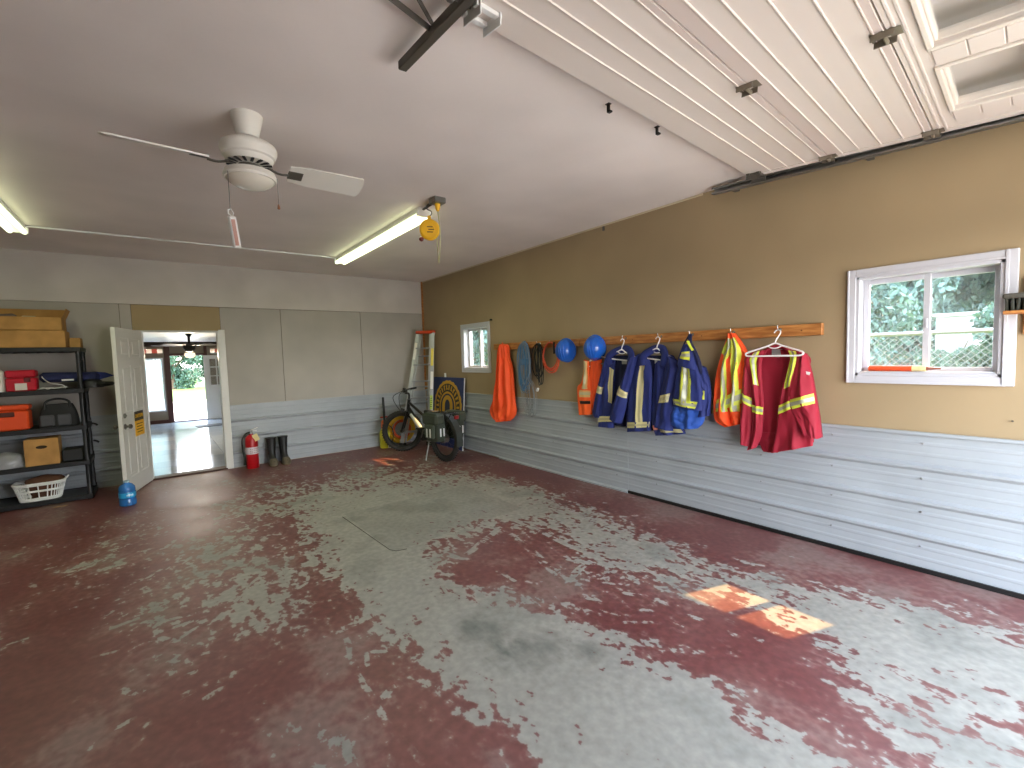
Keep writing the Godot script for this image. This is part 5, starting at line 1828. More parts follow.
func storage_rack() -> void:
	var pl: StandardMaterial3D = M.dark_plastic
	var o := thing("storage_rack", "black plastic five-shelf storage rack against the back wall", "shelf rack")
	var zf := -7.06
	var zb := -7.54
	var xr := -0.66
	var xl := -1.60
	for h in [0.06, 0.45, 0.855, 1.27, 1.735]:
		var st := S()
		bb(st, Vector3(xl, h - 0.05, zf - 0.012), Vector3(xr, h, zf), 0.004)
		bb(st, Vector3(xl, h - 0.05, zb), Vector3(xr, h, zb + 0.012), 0.004)
		bb(st, Vector3(xl, h - 0.05, zb), Vector3(xl + 0.012, h, zf), 0.004)
		bb(st, Vector3(xr - 0.012, h - 0.05, zb), Vector3(xr, h, zf), 0.004)
		bb(st, Vector3(xl + 0.01, h - 0.018, zb + 0.01), Vector3(xr - 0.01, h - 0.004, zf - 0.01))
		for k in 10:
			bb(st, Vector3(xl + 0.05 + k * 0.092, h - 0.05, zb + 0.01), Vector3(xl + 0.06 + k * 0.092, h - 0.018, zf - 0.01))
		part(o, "shelf", st, pl)
	for x in [xl + 0.03, xr - 0.03]:
		for z in [zf - 0.03, zb + 0.03]:
			var st := S()
			for k in 4:
				var y0: float = [0.06, 0.45, 0.855, 1.27][k]
				var y1: float = [0.40, 0.805, 1.22, 1.685][k]
				lathe(st, [Vector2(0.0, y0), Vector2(0.026, y0), Vector2(0.028, y0 + 0.03), Vector2(0.022, y0 + 0.05), Vector2(0.022, y1 - 0.03), Vector2(0.026, y1), Vector2(0, y1)], 14, Transform3D(Basis(), Vector3(x, 0, z)))
			lathe(st, [Vector2(0, 0.0), Vector2(0.028, 0.0), Vector2(0.026, 0.01), Vector2(0, 0.01)], 14, Transform3D(Basis(), Vector3(x, 0, z)))
			part(o, "post", st, pl)
	var st := S()
	for y in [0.62, 0.83]:
		tube(st, curve([Vector3(xr, y, zb + 0.05), Vector3(xr + 0.03, y - 0.01, zb + 0.05), Vector3(xr + 0.05, y - 0.03, zb + 0.05)], 3), 0.012, 6)
	part(o, "side_hook", st, pl, "", "stuff")
	# top shelf
	carton("carton", "long flat brown carton, lower of the two on top of the black rack", Vector3(-1.13, 1.736, -7.26), Vector3(0.70, 0.185, 0.34), false, 0.0, "")
	carton("carton", "open brown carton with raised flaps, topmost on the black rack", Vector3(-1.15, 1.924, -7.27), Vector3(0.70, 0.145, 0.32), true, 0.0, "")
	carton("carton", "small brown carton at the end of the rack's top shelf", Vector3(-0.72, 1.736, -7.33), Vector3(0.095, 0.11, 0.2), false, 0.0, "")
	st = S()
	box(st, Vector3(-1.07, 2.015, -7.22), Vector3(0.11, 0.14, 0.08), Basis(Vector3.UP, 0.3), 0.01)
	solo("packet", st, mat("b9a988", 0.8), "pale packet sticking out of the topmost open carton", "packet")
	st = S()
	box(st, Vector3(-1.26, 2.02, -7.24), Vector3(0.2, 0.16, 0.12), Basis(Vector3.BACK, 0.1), 0.02)
	solo("parcel", st, mat("6d5b55", 0.8), "dull mauve bundle inside the topmost open carton", "parcel")
	# second shelf: white canister, red case, cords, cap and blue pad
	var it := thing("canister", "white container at the left edge of the rack beside the red case", "container", Vector3(-1.36, 1.2705, -7.14))
	st = S()
	lathe(st, [Vector2(0, 0), Vector2(0.078, 0), Vector2(0.08, 0.02), Vector2(0.08, 0.21), Vector2(0.06, 0.235), Vector2(0.0, 0.236)], 22)
	part(it, "body", st, M.white)
	st = S()
	lathe(st, [Vector2(0, 0.236), Vector2(0.045, 0.236), Vector2(0.045, 0.26), Vector2(0, 0.262)], 18)
	part(it, "lid", st, M.white)
	it = thing("first_aid_case", "red case with a pale label on the rack's second shelf from the top", "case", Vector3(-1.155, 1.2705, -7.16))
	st = S()
	bb(st, Vector3(-0.115, 0, -0.08), Vector3(0.115, 0.14, 0.08), 0.012)
	bb(st, Vector3(-0.115, 0.144, -0.08), Vector3(0.115, 0.225, 0.08), 0.016)
	part(it, "shell", st, mat("b3142a", 0.4))
	st = S()
	bb(st, Vector3(-0.045, 0.012, 0.0805), Vector3(0.045, 0.085, 0.082))
	part(it, "label_sticker", st, mat("cfcac4", 0.6), "pale sticker")
	st = S()
	box(st, Vector3(0.05, 0.12, 0.084), Vector3(0.05, 0.05, 0.012), Basis(), 0.004)
	part(it, "latch", st, mat("5a0e16", 0.5))
	st = S()
	var rng := RandomNumberGenerator.new()
	rng.seed = 12
	for k in 4:
		var p := []
		for i in 7:
			p.append(Vector3(-1.02 + i * 0.035 + rng.randf_range(-0.02, 0.02), 1.278 + (0.13 - i * 0.024 if k == 0 else 0.0) + rng.randf_range(0, 0.02), -7.12 + rng.randf_range(-0.05, 0.04)))
		tube(st, curve(p, 5), 0.005, 6)
	solo("charging_cable", st, M.white_satin, "tangle of white cord between the red case and the dark blue pad", "cord")
	it = thing("seat_pad", "dark blue folded pad poking out of the end of the rack's second shelf", "pad", Vector3(-0.78, 1.2705, -7.3))
	st = S()
	box(st, Vector3(0, 0.13, 0), Vector3(0.5, 0.11, 0.26), Basis(Vector3.BACK, -0.03), 0.03)
	part(it, "cushion", st, mat("131a44", 0.85))
	st = S()
	prism(st, PackedVector2Array([Vector2(0.22, 0.08), Vector2(0.22, 0.18), Vector2(0.3, 0.17), Vector2(0.38, 0.13)]), 0.02, Transform3D(Basis(), Vector3(0, 0, 0.08)))
	part(it, "corner_flap", st, mat("1a2668", 0.85))
	st = S()
	box(st, Vector3(-0.02, 0.1, 0.132), Vector3(0.1, 0.018, 0.004), Basis(), 0.001)
	part(it, "white_tag", st, M.white)
	it = thing("cap", "black cap lying half over the end of the rack's second shelf", "cap", Vector3(-0.6, 1.2705, -7.2))
	st = S()
	lathe(st, [Vector2(0.0, 0.002), Vector2(0.1, 0.0), Vector2(0.105, 0.03), Vector2(0.085, 0.075), Vector2(0.04, 0.1), Vector2(0.0, 0.105)], 22)
	part(it, "crown", st, M.black)
	st = S()
	lathe(st, [Vector2(0.0, 0.005), Vector2(0.08, 0.015), Vector2(0.1, 0.04), Vector2(0.08, 0.06), Vector2(0.0, 0.068)], 22, Transform3D(Basis(), Vector3(0.1, 0.0, 0.02)))
	part(it, "peak", st, M.black)
	# third shelf
	it = thing("tool_box", "orange plastic tool box with a dark handle on the rack's middle shelf", "tool box", Vector3(-1.31, 0.8555, -7.17))
	st = S()
	bb(st, Vector3(-0.21, 0, -0.1), Vector3(0.19, 0.21, 0.1), 0.015)
	bb(st, Vector3(-0.215, 0.213, -0.105), Vector3(0.195, 0.27, 0.105), 0.015)
	part(it, "body", st, mat("d9491a", 0.45))
	st = S()
	bb(st, Vector3(-0.09, 0.15, 0.1), Vector3(0.09, 0.2, 0.113), 0.005)
	part(it, "handle", st, mat("4a1a12", 0.5))
	it = thing("tool_bag", "black tool bag with two grey front pockets on the rack's middle shelf", "bag", Vector3(-0.9, 0.8555, -7.2))
	st = S()
	var rings := []
	for k in 9:
		var v := k / 8.0
		var ring := PackedVector3Array()
		var hw := 0.165 * (1.0 - 0.28 * pow(v, 2.2))
		var hd := 0.1 * (1.0 - 0.55 * pow(v, 2.0))
		for i in 24:
			var a := TAU * i / 24
			ring.append(Vector3(signf(cos(a)) * pow(absf(cos(a)), 0.5) * hw, v * 0.25, -signf(sin(a)) * pow(absf(sin(a)), 0.5) * hd))
		rings.append(ring)
	loft(st, rings)
	part(it, "body", st, mat("17171a", 0.8))
	for k in 2:
		st = S()
		box(st, Vector3(-0.085 + k * 0.135, 0.075, 0.098), Vector3(0.115, 0.125, 0.03), Basis(Vector3.RIGHT, -0.05), 0.012)
		part(it, "pocket", st, mat("45454a", 0.8), "grey pocket")
	st = S()
	tube(st, curve([Vector3(-0.1, 0.2, 0.06), Vector3(-0.09, 0.28, 0.05), Vector3(0.0, 0.31, 0.04), Vector3(0.09, 0.28, 0.05), Vector3(0.1, 0.2, 0.06)], 5), 0.012, 8)
	part(it, "handle", st, M.black)
	# fourth shelf
	it = thing("plastic_bag", "crumpled grey plastic bag left of the carton with the hand hole", "bag", Vector3(-1.33, 0.4505, -7.18))
	st = S()
	var fn := FastNoiseLite.new()
	fn.seed = 4
	fn.frequency = 6.0
	rings = []
	for k in 9:
		var v := k / 8.0
		var ring := PackedVector3Array()
		var r := 0.15 * sqrt(maxf(0.02, 1.0 - pow(v, 2.5)))
		for i in 22:
			var a := -TAU * i / 22
			var q := r * (1.0 + 0.3 * fn.get_noise_3d(cos(a), v * 2.0, sin(a)))
			ring.append(Vector3(cos(a) * q, v * 0.17, sin(a) * q * 0.65))
		rings.append(ring)
	loft(st, rings)
	part(it, "body", st, mat("8b8b90", 0.3))
	it = carton("carton", "brown carton with an oval hand hole on the rack's fourth shelf from the top", Vector3(-1.05, 0.4505, -7.22), Vector3(0.27, 0.29, 0.28), false, 0.03)
	st = S()
	prism(st, arc2(Vector2(0, 0), Vector2(0.045, 0.018), 0, TAU * 0.97, 20), 0.002, Transform3D(Basis(), Vector3(0.0, 0.2, 0.1395)))
	part(it, "hand_hole", st, mat("2e2114", 0.9))
	st = S()
	box(st, Vector3(0.07, 0.292, 0.05), Vector3(0.12, 0.004, 0.14), Basis(Vector3.BACK, 0.08), 0.001)
	part(it, "flap", st, M.card)
	st = S()
	bb(st, Vector3(-0.9, 0.4505, -7.4), Vector3(-0.72, 0.585, -7.14), 0.01)
	solo("black_case", st, M.black, "low black case at the post end of the rack's fourth shelf", "case")
	# laundry basket on the bottom shelf
	it = thing("laundry_basket", "white slatted laundry basket on the rack's bottom shelf", "basket", Vector3(-1.1, 0.0695, -7.2))
	var n := 72
	var pt := func(i: int, y: float) -> Vector3:
		var a := TAU * i / n
		var k := lerpf(0.78, 1.0, y / 0.19)
		return Vector3(signf(cos(a)) * pow(absf(cos(a)), 0.55) * 0.205 * k, y, -signf(sin(a)) * pow(absf(sin(a)), 0.55) * 0.14 * k)
	st = S()
	for i in n:
		if i % 2 == 0:
			for hh in [[0.028, 0.095], [0.112, 0.165]]:
				var a: Vector3 = pt.call(i, hh[0])
				var b: Vector3 = pt.call(i, hh[1])
				tube(st, PackedVector3Array([a, b]), 0.0058, 6, false)
	for y in [0.0, 0.012, 0.024, 0.1, 0.108, 0.168, 0.178, 0.186]:
		var ring := PackedVector3Array()
		for i in n:
			ring.append(pt.call(i, y))
		tube(st, ring, 0.008 if y < 0.18 else 0.011, 6, false, true)
	var bot := PackedVector2Array()
	for i in n:
		var q: Vector3 = pt.call(i, 0.0)
		bot.append(Vector2(q.x, q.z))
	prism(st, bot, 0.004, Transform3D(Basis(Vector3.RIGHT, Vector3.BACK, Vector3.DOWN), Vector3(0, 0.004, 0)))
	part(it, "basket_body", st, M.white)
	st = S()
	tube(st, curve([Vector3(0.2, 0.18, 0.05), Vector3(0.225, 0.21, 0.02), Vector3(0.225, 0.21, -0.02), Vector3(0.2, 0.18, -0.05)], 4), 0.01, 6)
	part(it, "handle", st, M.white)
	it = thing("brown_cloth", "brown folded cloth heaped in the white laundry basket", "cloth", Vector3(-1.06, 0.075, -7.2))
	st = S()
	rings = []
	for k in 10:
		var v := k / 9.0
		var ring := PackedVector3Array()
		var r := 0.125 * (0.8 + 0.5 * v) * (1.0 if v < 0.75 else sqrt(maxf(0.03, 1.0 - pow((v - 0.75) / 0.25, 2.0))))
		for i in 22:
			var a := -TAU * i / 22
			var q := r * (1.0 + 0.22 * fn.get_noise_3d(cos(a) * 0.7, v * 1.5 + 3.0, sin(a) * 0.7))
			ring.append(Vector3(cos(a) * q * 1.1, v * 0.25, sin(a) * q * 0.68))
		rings.append(ring)
	loft(st, rings)
	part(it, "fold", st, mat("5b3a28", 0.9))

# ---------------------------------------------------------------- what stands on the floor along the back wall
func floor_things() -> void:
	# water jug
	var o := thing("water_jug", "blue plastic water jug on the floor against the open white door", "water jug", Vector3(-0.335, 0, -6.45))
	var st := S()
	lathe(st, [Vector2(0, 0.0), Vector2(0.066, 0.0), Vector2(0.074, 0.01), Vector2(0.074, 0.07), Vector2(0.07, 0.078), Vector2(0.074, 0.086), Vector2(0.074, 0.15), Vector2(0.07, 0.158), Vector2(0.073, 0.166), Vector2(0.07, 0.2), Vector2(0.05, 0.228), Vector2(0.026, 0.242), Vector2(0.024, 0.25), Vector2(0, 0.25)], 28)
	var jug := mat("1f68ae", 0.15)
	jug.clearcoat_enabled = true
	jug.clearcoat = 0.5
	part(o, "body", st, jug)
	st = S()
	lathe(st, [Vector2(0, 0.25), Vector2(0.027, 0.25), Vector2(0.028, 0.268), Vector2(0.024, 0.272), Vector2(0, 0.272)], 18)
	part(o, "cap", st, mat("9db8c6", 0.4))
	st = S()
	lathe(st, [Vector2(0.0751, 0.092), Vector2(0.0756, 0.095), Vector2(0.0756, 0.14), Vector2(0.0751, 0.144)], 28)
	part(o, "label_band", st, mat("2a9fd6", 0.3))
	st = S()
	for k in 4:
		var a := 0.9 + k * 0.22
		box(st, Vector3(cos(a) * 0.0757, 0.118, sin(a) * 0.0757), Vector3(0.002, 0.022 - 0.008 * (k % 2), 0.01), Basis(Vector3.UP, -a), 0.0005)
	part(o, "label_print", st, mat("e4f2fa", 0.4), "", "stuff")
	# fire extinguisher
	o = thing("fire_extinguisher", "red fire extinguisher with a white label on the floor by the doorway", "fire extinguisher", Vector3(1.005, 0, -7.43))
	st = S()
	lathe(st, [Vector2(0, 0.0), Vector2(0.078, 0.0), Vector2(0.082, 0.008), Vector2(0.082, 0.40), Vector2(0.076, 0.435), Vector2(0.055, 0.462), Vector2(0.028, 0.475), Vector2(0.026, 0.49), Vector2(0, 0.49)], 28)
	part(o, "cylinder", st, mat("ae0f19", 0.3))
	st = S()
	lathe(st, [Vector2(0.0825, 0.205), Vector2(0.083, 0.21), Vector2(0.083, 0.30), Vector2(0.0825, 0.305)], 28)
	part(o, "label_sticker", st, mat("cfc9ce", 0.5), "white label")
	st = S()
	for k in 3:
		for i in 6:
			var a := 0.5 + i * 0.28
			box(st, Vector3(cos(a) * 0.0835, 0.228 + k * 0.026, sin(a) * 0.0835), Vector3(0.0012, 0.007, 0.016), Basis(Vector3.UP, -a))
	part(o, "label_print", st, mat("8d5a60", 0.6), "", "stuff")
	st = S()
	lathe(st, [Vector2(0, 0.49), Vector2(0.022, 0.49), Vector2(0.022, 0.53), Vector2(0.012, 0.54), Vector2(0, 0.54)], 14)
	part(o, "valve", st, M.steel)
	st = S()
	box(st, Vector3(0.04, 0.555, 0.0), Vector3(0.11, 0.008, 0.022), Basis(Vector3.BACK, 0.35), 0.002)
	box(st, Vector3(0.035, 0.528, 0.0), Vector3(0.09, 0.006, 0.018), Basis(Vector3.BACK, 0.1), 0.002)
	part(o, "lever", st, mat("dcd8d0", 0.35))
	st = S()
	tube(st, curve([Vector3(-0.01, 0.515, 0.02), Vector3(-0.07, 0.5, 0.03), Vector3(-0.115, 0.42, 0.03), Vector3(-0.115, 0.28, 0.03), Vector3(-0.1, 0.16, 0.03)], 6), 0.011, 8)
	lathe(st, [Vector2(0.0, 0.06), Vector2(0.02, 0.06), Vector2(0.013, 0.13), Vector2(0.01, 0.17), Vector2(0, 0.17)], 12, Transform3D(Basis(), Vector3(-0.1, 0, 0.03)))
	part(o, "hose", st, M.rubber)
	st = S()
	box(st, Vector3(0.05, 0.44, 0.072), Vector3(0.07, 0.1, 0.003), Basis(Vector3.BACK, 0.4), 0.0008)
	part(o, "inspection_tag", st, mat("dcc98e", 0.7), "cream paper tag")
	# rubber boots
	for k in 2:
		var b := thing("rubber_boot", "black rubber boot, the one next to the fire extinguisher" if k == 0 else "black rubber boot on the far side from the fire extinguisher", "boot", Vector3(1.262 if k == 0 else 1.42, 0, -7.46 if k == 0 else -7.455), "rubber boots by the back wall")
		b.rotation.y = -0.03 if k == 0 else 0.05
		st = S()
		var rings := []
		for r in [[0.0, 0.052, 0.118, 0.085], [0.035, 0.056, 0.128, 0.085], [0.07, 0.054, 0.118, 0.075], [0.1, 0.05, 0.092, 0.045], [0.13, 0.048, 0.072, 0.015], [0.18, 0.05, 0.066, 0.0], [0.28, 0.058, 0.068, -0.004], [0.36, 0.064, 0.07, -0.006], [0.395, 0.066, 0.072, -0.006]]:
			var ring := PackedVector3Array()
			for i in 22:
				var a := -TAU * i / 22
				ring.append(Vector3(cos(a) * r[1], r[0], sin(a) * r[2] + r[3]))
			rings.append(ring)
		loft(st, rings)
		part(b, "shaft", st, mat("191a1a", 0.45))
		st = S()
		rings = []
		for r in [[0.0, 0.058, 0.126, 0.085], [0.012, 0.061, 0.131, 0.085], [0.022, 0.059, 0.13, 0.085]]:
			var ring := PackedVector3Array()
			for i in 22:
				var a := -TAU * i / 22
				ring.append(Vector3(cos(a) * r[1], r[0], sin(a) * r[2] + r[3]))
			rings.append(ring)
		loft(st, rings)
		part(b, "sole", st, mat("6a5c48", 0.9), "muddy tan sole")
		st = S()
		rings = []
		for r in [[0.024, 0.0575, 0.066, 0.15], [0.055, 0.057, 0.062, 0.145], [0.085, 0.05, 0.05, 0.125], [0.105, 0.03, 0.03, 0.11]]:
			var ring := PackedVector3Array()
			for i in 18:
				var a := -TAU * i / 18
				ring.append(Vector3(cos(a) * r[1], r[0], sin(a) * r[2] + r[3]))
			rings.append(ring)
		loft(st, rings)
		part(b, "toe", st, mat("5d5444", 0.9), "dusty toe")
		st = S()
		var rim := PackedVector3Array()
		for i in 22:
			var a := -TAU * i / 22
			rim.append(Vector3(cos(a) * 0.067, 0.393, sin(a) * 0.073 - 0.006))
		tube(st, rim, 0.005, 6, false, true)
		part(b, "rim", st, M.rubber)

# ---------------------------------------------------------------- step ladder leaning in the corner
func ladder() -> void:
	var o := thing("step_ladder", "folded aluminium step ladder with an orange top leaning in the corner", "ladder")
	# front pair of rails, feet to top
	var fl := Vector3(3.18, 0.0, -7.22)
	var fr := Vector3(3.60, 0.0, -6.98)
	var tl := Vector3(3.66, 1.95, -7.38)
	var tr := Vector3(3.815, 1.95, -7.13)
	var across := (fr - fl).normalized()
	var up := (tl + tr - fl - fr).normalized()
	var out := across.cross(up).normalized()
	for k in 2:
		var a := fl if k == 0 else fr
		var b := tl if k == 0 else tr
		for d in 2:
			# channel rails of the front and of the folded rear frame
			var st := S()
			var off := out * (0.0 if d == 0 else -0.085) + across * (0.0 if d == 0 else (0.05 if k == 0 else -0.05)) * 1.0
			var dd := (b - a).normalized()
			var sd := dd.cross(out).normalized()
			var bs := Basis(sd, dd, sd.cross(dd))
			var p0 := a + off + Vector3(0, 0.02, 0)
			var p1 := b + off - Vector3(0, 0.02, 0)
			var c := (p0 + p1) * 0.5
			var l := p0.distance_to(p1)
			var w := 0.058 if d == 0 else 0.04
			box(st, c, Vector3(w if d == 0 else 0.03, l, 0.003), bs, 0.0008)
			for s in [-1.0, 1.0]:
				box(st, c + bs * Vector3(s * (w if d == 0 else 0.03) * 0.5, 0, -0.014), Vector3(0.003, l, 0.028), bs, 0.0008)
			var rail := part(o, "rail", st, M.alu)
			st = S()
			box(st, p0 + bs * Vector3(0, 0.02, -0.005), Vector3(0.075 if d == 0 else 0.04, 0.07, 0.04), bs, 0.005)
			part(rail, "foot", st, M.rubber)
			if d == 0 and k == 1:
				st = S()
				box(st, p0 + bs * Vector3(0, 0.72, 0.0025), Vector3(0.045, 0.24, 0.001), bs)
				part(rail, "sticker", st, mat("a9c23a", 0.5), "green and yellow sticker")
				st = S()
				for q in 5:
					box(st, p0 + bs * Vector3(0.0, 0.65 + q * 0.035, 0.0035), Vector3(0.028, 0.014, 0.0008), bs)
				part(rail, "sticker_print", st, mat("2c3a18", 0.6), "", "stuff")
				st = S()
				box(st, p0 + bs * Vector3(0, 1.5, 0.0025), Vector3(0.045, 0.3, 0.001), bs)
				part(rail, "sticker", st, mat("e8d44a", 0.5), "yellow sticker")
				st = S()
				box(st, p0 + bs * Vector3(0, 1.1, 0.0025), Vector3(0.045, 0.3, 0.001), bs)
				part(rail, "sticker", st, mat("e6e4dc", 0.5), "white sticker")
			if d == 0 and k == 0:
				st = S()
				box(st, p0 + bs * Vector3(0, 1.65, 0.0025), Vector3(0.045, 0.3, 0.001), bs)
				part(rail, "sticker", st, mat("d9d6cc", 0.5), "white sticker")
	for i in 6:
		var t := 0.13 + i * 0.145
		var p := fl.lerp(tl, t)
		var q := fr.lerp(tr, t)
		var st := S()
		box(st, (p + q) * 0.5 - out * 0.02, Vector3(p.distance_to(q) - 0.03, 0.025, 0.08), Basis((q - p).normalized(), Vector3.UP, (q - p).normalized().cross(Vector3.UP)), 0.003)
		part(o, "step", st, M.alu)
	for i in 3:
		var t := 0.25 + i * 0.27
		var p := fl.lerp(tl, t) - out * 0.09 + across * 0.05
		var q := fr.lerp(tr, t) - out * 0.09 - across * 0.05
		var st := S()
		rod(st, p, q, 0.012, 8)
		part(o, "rear_bar", st, M.alu)
	var st := S()
	var ax := (tr - tl).normalized()
	box(st, (tl + tr) * 0.5 + Vector3(0, 0.0, 0) - out * 0.04, Vector3(0.34, 0.05, 0.13), Basis(ax, Vector3.UP, ax.cross(Vector3.UP).normalized()), 0.012)
	part(o, "top_cap", st, mat("d8481c", 0.5), "orange top cap")

# ---------------------------------------------------------------- electric bicycle with panniers
func wheel(o: Node3D, c: Vector3, axle: Vector3, called: String) -> void:
	var b := Basis(axle.cross(Vector3.UP).normalized(), Vector3.UP, axle)
	var st := S()
	var ring := PackedVector3Array()
	for i in 48:
		var a := TAU * i / 48
		ring.append(c + b * Vector3(cos(a) * 0.294, sin(a) * 0.294, 0))
	tube(st, ring, 0.035, 12, false, true)
	# knobs on the tread
	for i in 48:
		var a := TAU * (i + 0.5) / 48
		for s in [-0.018, 0.0, 0.018]:
			box(st, c + b * Vector3(cos(a) * 0.328, sin(a) * 0.328, s), Vector3(0.008, 0.016, 0.012), b * Basis(Vector3.BACK, a))
	var w := part(o, called, st, mat("2a2724", 0.85))
	st = S()
	ring = PackedVector3Array()
	for i in 40:
		var a := TAU * i / 40
		ring.append(c + b * Vector3(cos(a) * 0.254, sin(a) * 0.254, 0))
	tube(st, ring, 0.014, 8, false, true)
	part(w, "rim", st, M.black)
	st = S()
	rod(st, c - axle * 0.05, c + axle * 0.05, 0.03 if called == "front_wheel" else 0.06, 18)
	part(w, "hub", st, M.steel_dark)
	st = S()
	for i in 20:
		var a := TAU * i / 20
		var s := 0.03 if i % 2 == 0 else -0.03
		rod(st, c + b * Vector3(cos(a + 0.35 * signf(s)) * 0.03, sin(a + 0.35 * signf(s)) * 0.03, s), c + b * Vector3(cos(a) * 0.25, sin(a) * 0.25, 0), 0.0013, 4)
	part(w, "spoke", st, M.steel, "", "stuff")

func bicycle() -> void:
	var o := thing("bicycle", "black electric bicycle with fat tyres and dark green panniers parked by the ladder", "bicycle")
	var rear := Vector3(3.21, 0.33, -5.78)
	var front := Vector3(3.08, 0.33, -6.92)
	var dir := (front - rear)
	dir.y = 0.0
	dir = dir.normalized()
	var sd := dir.cross(Vector3.UP).normalized()
	wheel(o, rear, sd, "rear_wheel")
	# steered to the left (towards the room)
	var fdir := dir.rotated(Vector3.UP, 0.8)
	var fsd := fdir.cross(Vector3.UP).normalized()
	wheel(o, front, fsd, "front_wheel")
	var P := func(f: float, h: float, s := 0.0) -> Vector3:
		return Vector3(rear.x, 0, rear.z) + dir * f + Vector3.UP * h + sd * s
	var wb := Vector2(front.x - rear.x, front.z - rear.z).length()
	var blk := mat("151515", 0.3)
	var white := mat("e6e4e0", 0.3)
	var bbk: Vector3 = P.call(0.47, 0.31)
	var seat_top: Vector3 = P.call(0.33, 0.60)
	var head_low: Vector3 = P.call(wb - 0.2, 0.68)
	var head_top: Vector3 = P.call(wb - 0.245, 0.86)
	var st := S()
	rod(st, head_low.lerp(head_top, 0.2), bbk, 0.034, 12)
	part(o, "down_tube", st, blk)
	st = S()
	var dn := (bbk - head_low).normalized()
	rod(st, head_low + dn * 0.14 - sd * 0.012 + Vector3(0, 0.025, 0), head_low + dn * 0.46 - sd * 0.012 + Vector3(0, 0.025, 0), 0.032, 12)
	part(o, "battery", st, white, "white battery case")
	st = S()
	rod(st, head_top.lerp(head_low, 0.3), P.call(0.36, 0.56), 0.022, 10)
	rod(st, bbk, seat_top, 0.02, 10)
	rod(st, head_low, head_top, 0.028, 12)
	for s in [-0.05, 0.05]:
		rod(st, bbk + sd * s * 0.7, rear + sd * s * 1.3, 0.012, 8)
		rod(st, P.call(0.335, 0.6, s * 0.4), rear + sd * s * 1.3, 0.009, 8)
	part(o, "frame", st, blk)
	st = S()
	var crown := head_low - Vector3(0, 0.03, 0) + dir * 0.01
	tube(st, curve([head_low, crown, crown - Vector3(0, 0.02, 0)], 2), 0.028, 10)
	for s in [-0.062, 0.062]:
		rod(st, crown + fsd * s, front + fsd * s, 0.017, 10)
	box(st, crown, Vector3(0.16, 0.04, 0.05), Basis(fsd, Vector3.UP, fsd.cross(Vector3.UP)), 0.01)
	part(o, "fork", st, blk)
	# stem and bar
	var stem := head_top + Vector3(0, 0.10, 0) + fdir * 0.06
	st = S()
	tube(st, curve([head_top, head_top + Vector3(0, 0.08, 0), stem], 4), 0.017, 10)
	part(o, "stem", st, blk)
	st = S()
	var bl := stem - fsd * 0.33 + Vector3(0, 0.05, 0) - fdir * 0.10
	var br := stem + fsd * 0.33 + Vector3(0, 0.05, 0) - fdir * 0.10
	tube(st, curve([bl, stem - fsd * 0.14 + Vector3(0, 0.04, 0), stem, stem + fsd * 0.14 + Vector3(0, 0.04, 0), br], 6), 0.012, 8)
	var bar := part(o, "handlebar", st, blk)
	for e in [[bl, -1.0], [br, 1.0]]:
		st = S()
		var q: Vector3 = e[0]
		var inw: Vector3 = (stem + fsd * 0.14 * e[1] + Vector3(0, 0.04, 0) - q).normalized()
		rod(st, q - inw * 0.01, q + inw * 0.12, 0.017, 10)
		part(bar, "grip", st, M.rubber)
		st = S()
		tube(st, curve([q + inw * 0.15, q + inw * 0.1 + fdir * 0.05 - Vector3(0, 0.02, 0), q + inw * 0.02 + fdir * 0.06 - Vector3(0, 0.03, 0)], 4), 0.005, 6)
		part(bar, "brake_lever", st, M.steel_dark)
	st = S()
	box(st, stem + Vector3(0, 0.05, 0), Vector3(0.09, 0.06, 0.03), Basis(fsd, Vector3.UP, fsd.cross(Vector3.UP)) * Basis(Vector3.RIGHT, -0.6), 0.008)
	part(bar, "display", st, M.black)
	st = S()
	for s in [-1.0, 1.0]:
		tube(st, curve([stem + fsd * 0.16 * s + Vector3(0, 0.04, 0), stem + fsd * 0.2 * s + fdir * 0.14 - Vector3(0, 0.05, 0), crown + fdir * 0.12 + fsd * 0.06 * s + Vector3(0, 0.05, 0), crown + fsd * 0.05 * s - Vector3(0, 0.08, 0)], 6), 0.0045, 6)
	part(o, "cable", st, M.rubber, "", "stuff")
	st = S()
	lathe(st, [Vector2(0.0, -0.02), Vector2(0.02, -0.02), Vector2(0.04, 0.03), Vector2(0.036, 0.035), Vector2(0.0, 0.036)], 16, Transform3D(Basis(fsd, fdir, fsd.cross(fdir)), crown + fdir * 0.07 + Vector3(0, 0.03, 0)))
	part(o, "headlight", st, M.black)
	# saddle, set low
	st = S()
	rod(st, seat_top - Vector3(0, 0.02, 0), seat_top + Vector3(0, 0.06, 0), 0.014, 8)
	part(o, "seat_post", st, M.steel_dark)
	st = S()
	var rings := []
	for k in 8:
		var v := k / 7.0
		var hw := lerpf(0.1, 0.025, smoothstep(0.1, 0.75, v)) * (0.75 if k == 0 else 1.0)
		var ring := PackedVector3Array()
		for i in 14:
			var a := TAU * i / 14
			ring.append(seat_top + Vector3(0, 0.085, 0) + dir * (v * 0.27 - 0.13) + sd * cos(a) * hw + Vector3.UP * sin(a) * 0.032)
		rings.append(ring)
	loft(st, rings)
	part(o, "saddle", st, M.black)
	# drive
	st = S()
	rod(st, bbk - sd * 0.07, bbk + sd * 0.07, 0.055, 18)
	part(o, "motor", st, M.black)
	st = S()
	var cr := PackedVector3Array()
	for i in 28:
		var a := TAU * i / 28
		cr.append(bbk + sd * 0.075 + dir * cos(a) * 0.085 + Vector3.UP * sin(a) * 0.085)
	tube(st, cr, 0.006, 6, false, true)
	part(o, "chainring", st, M.steel)
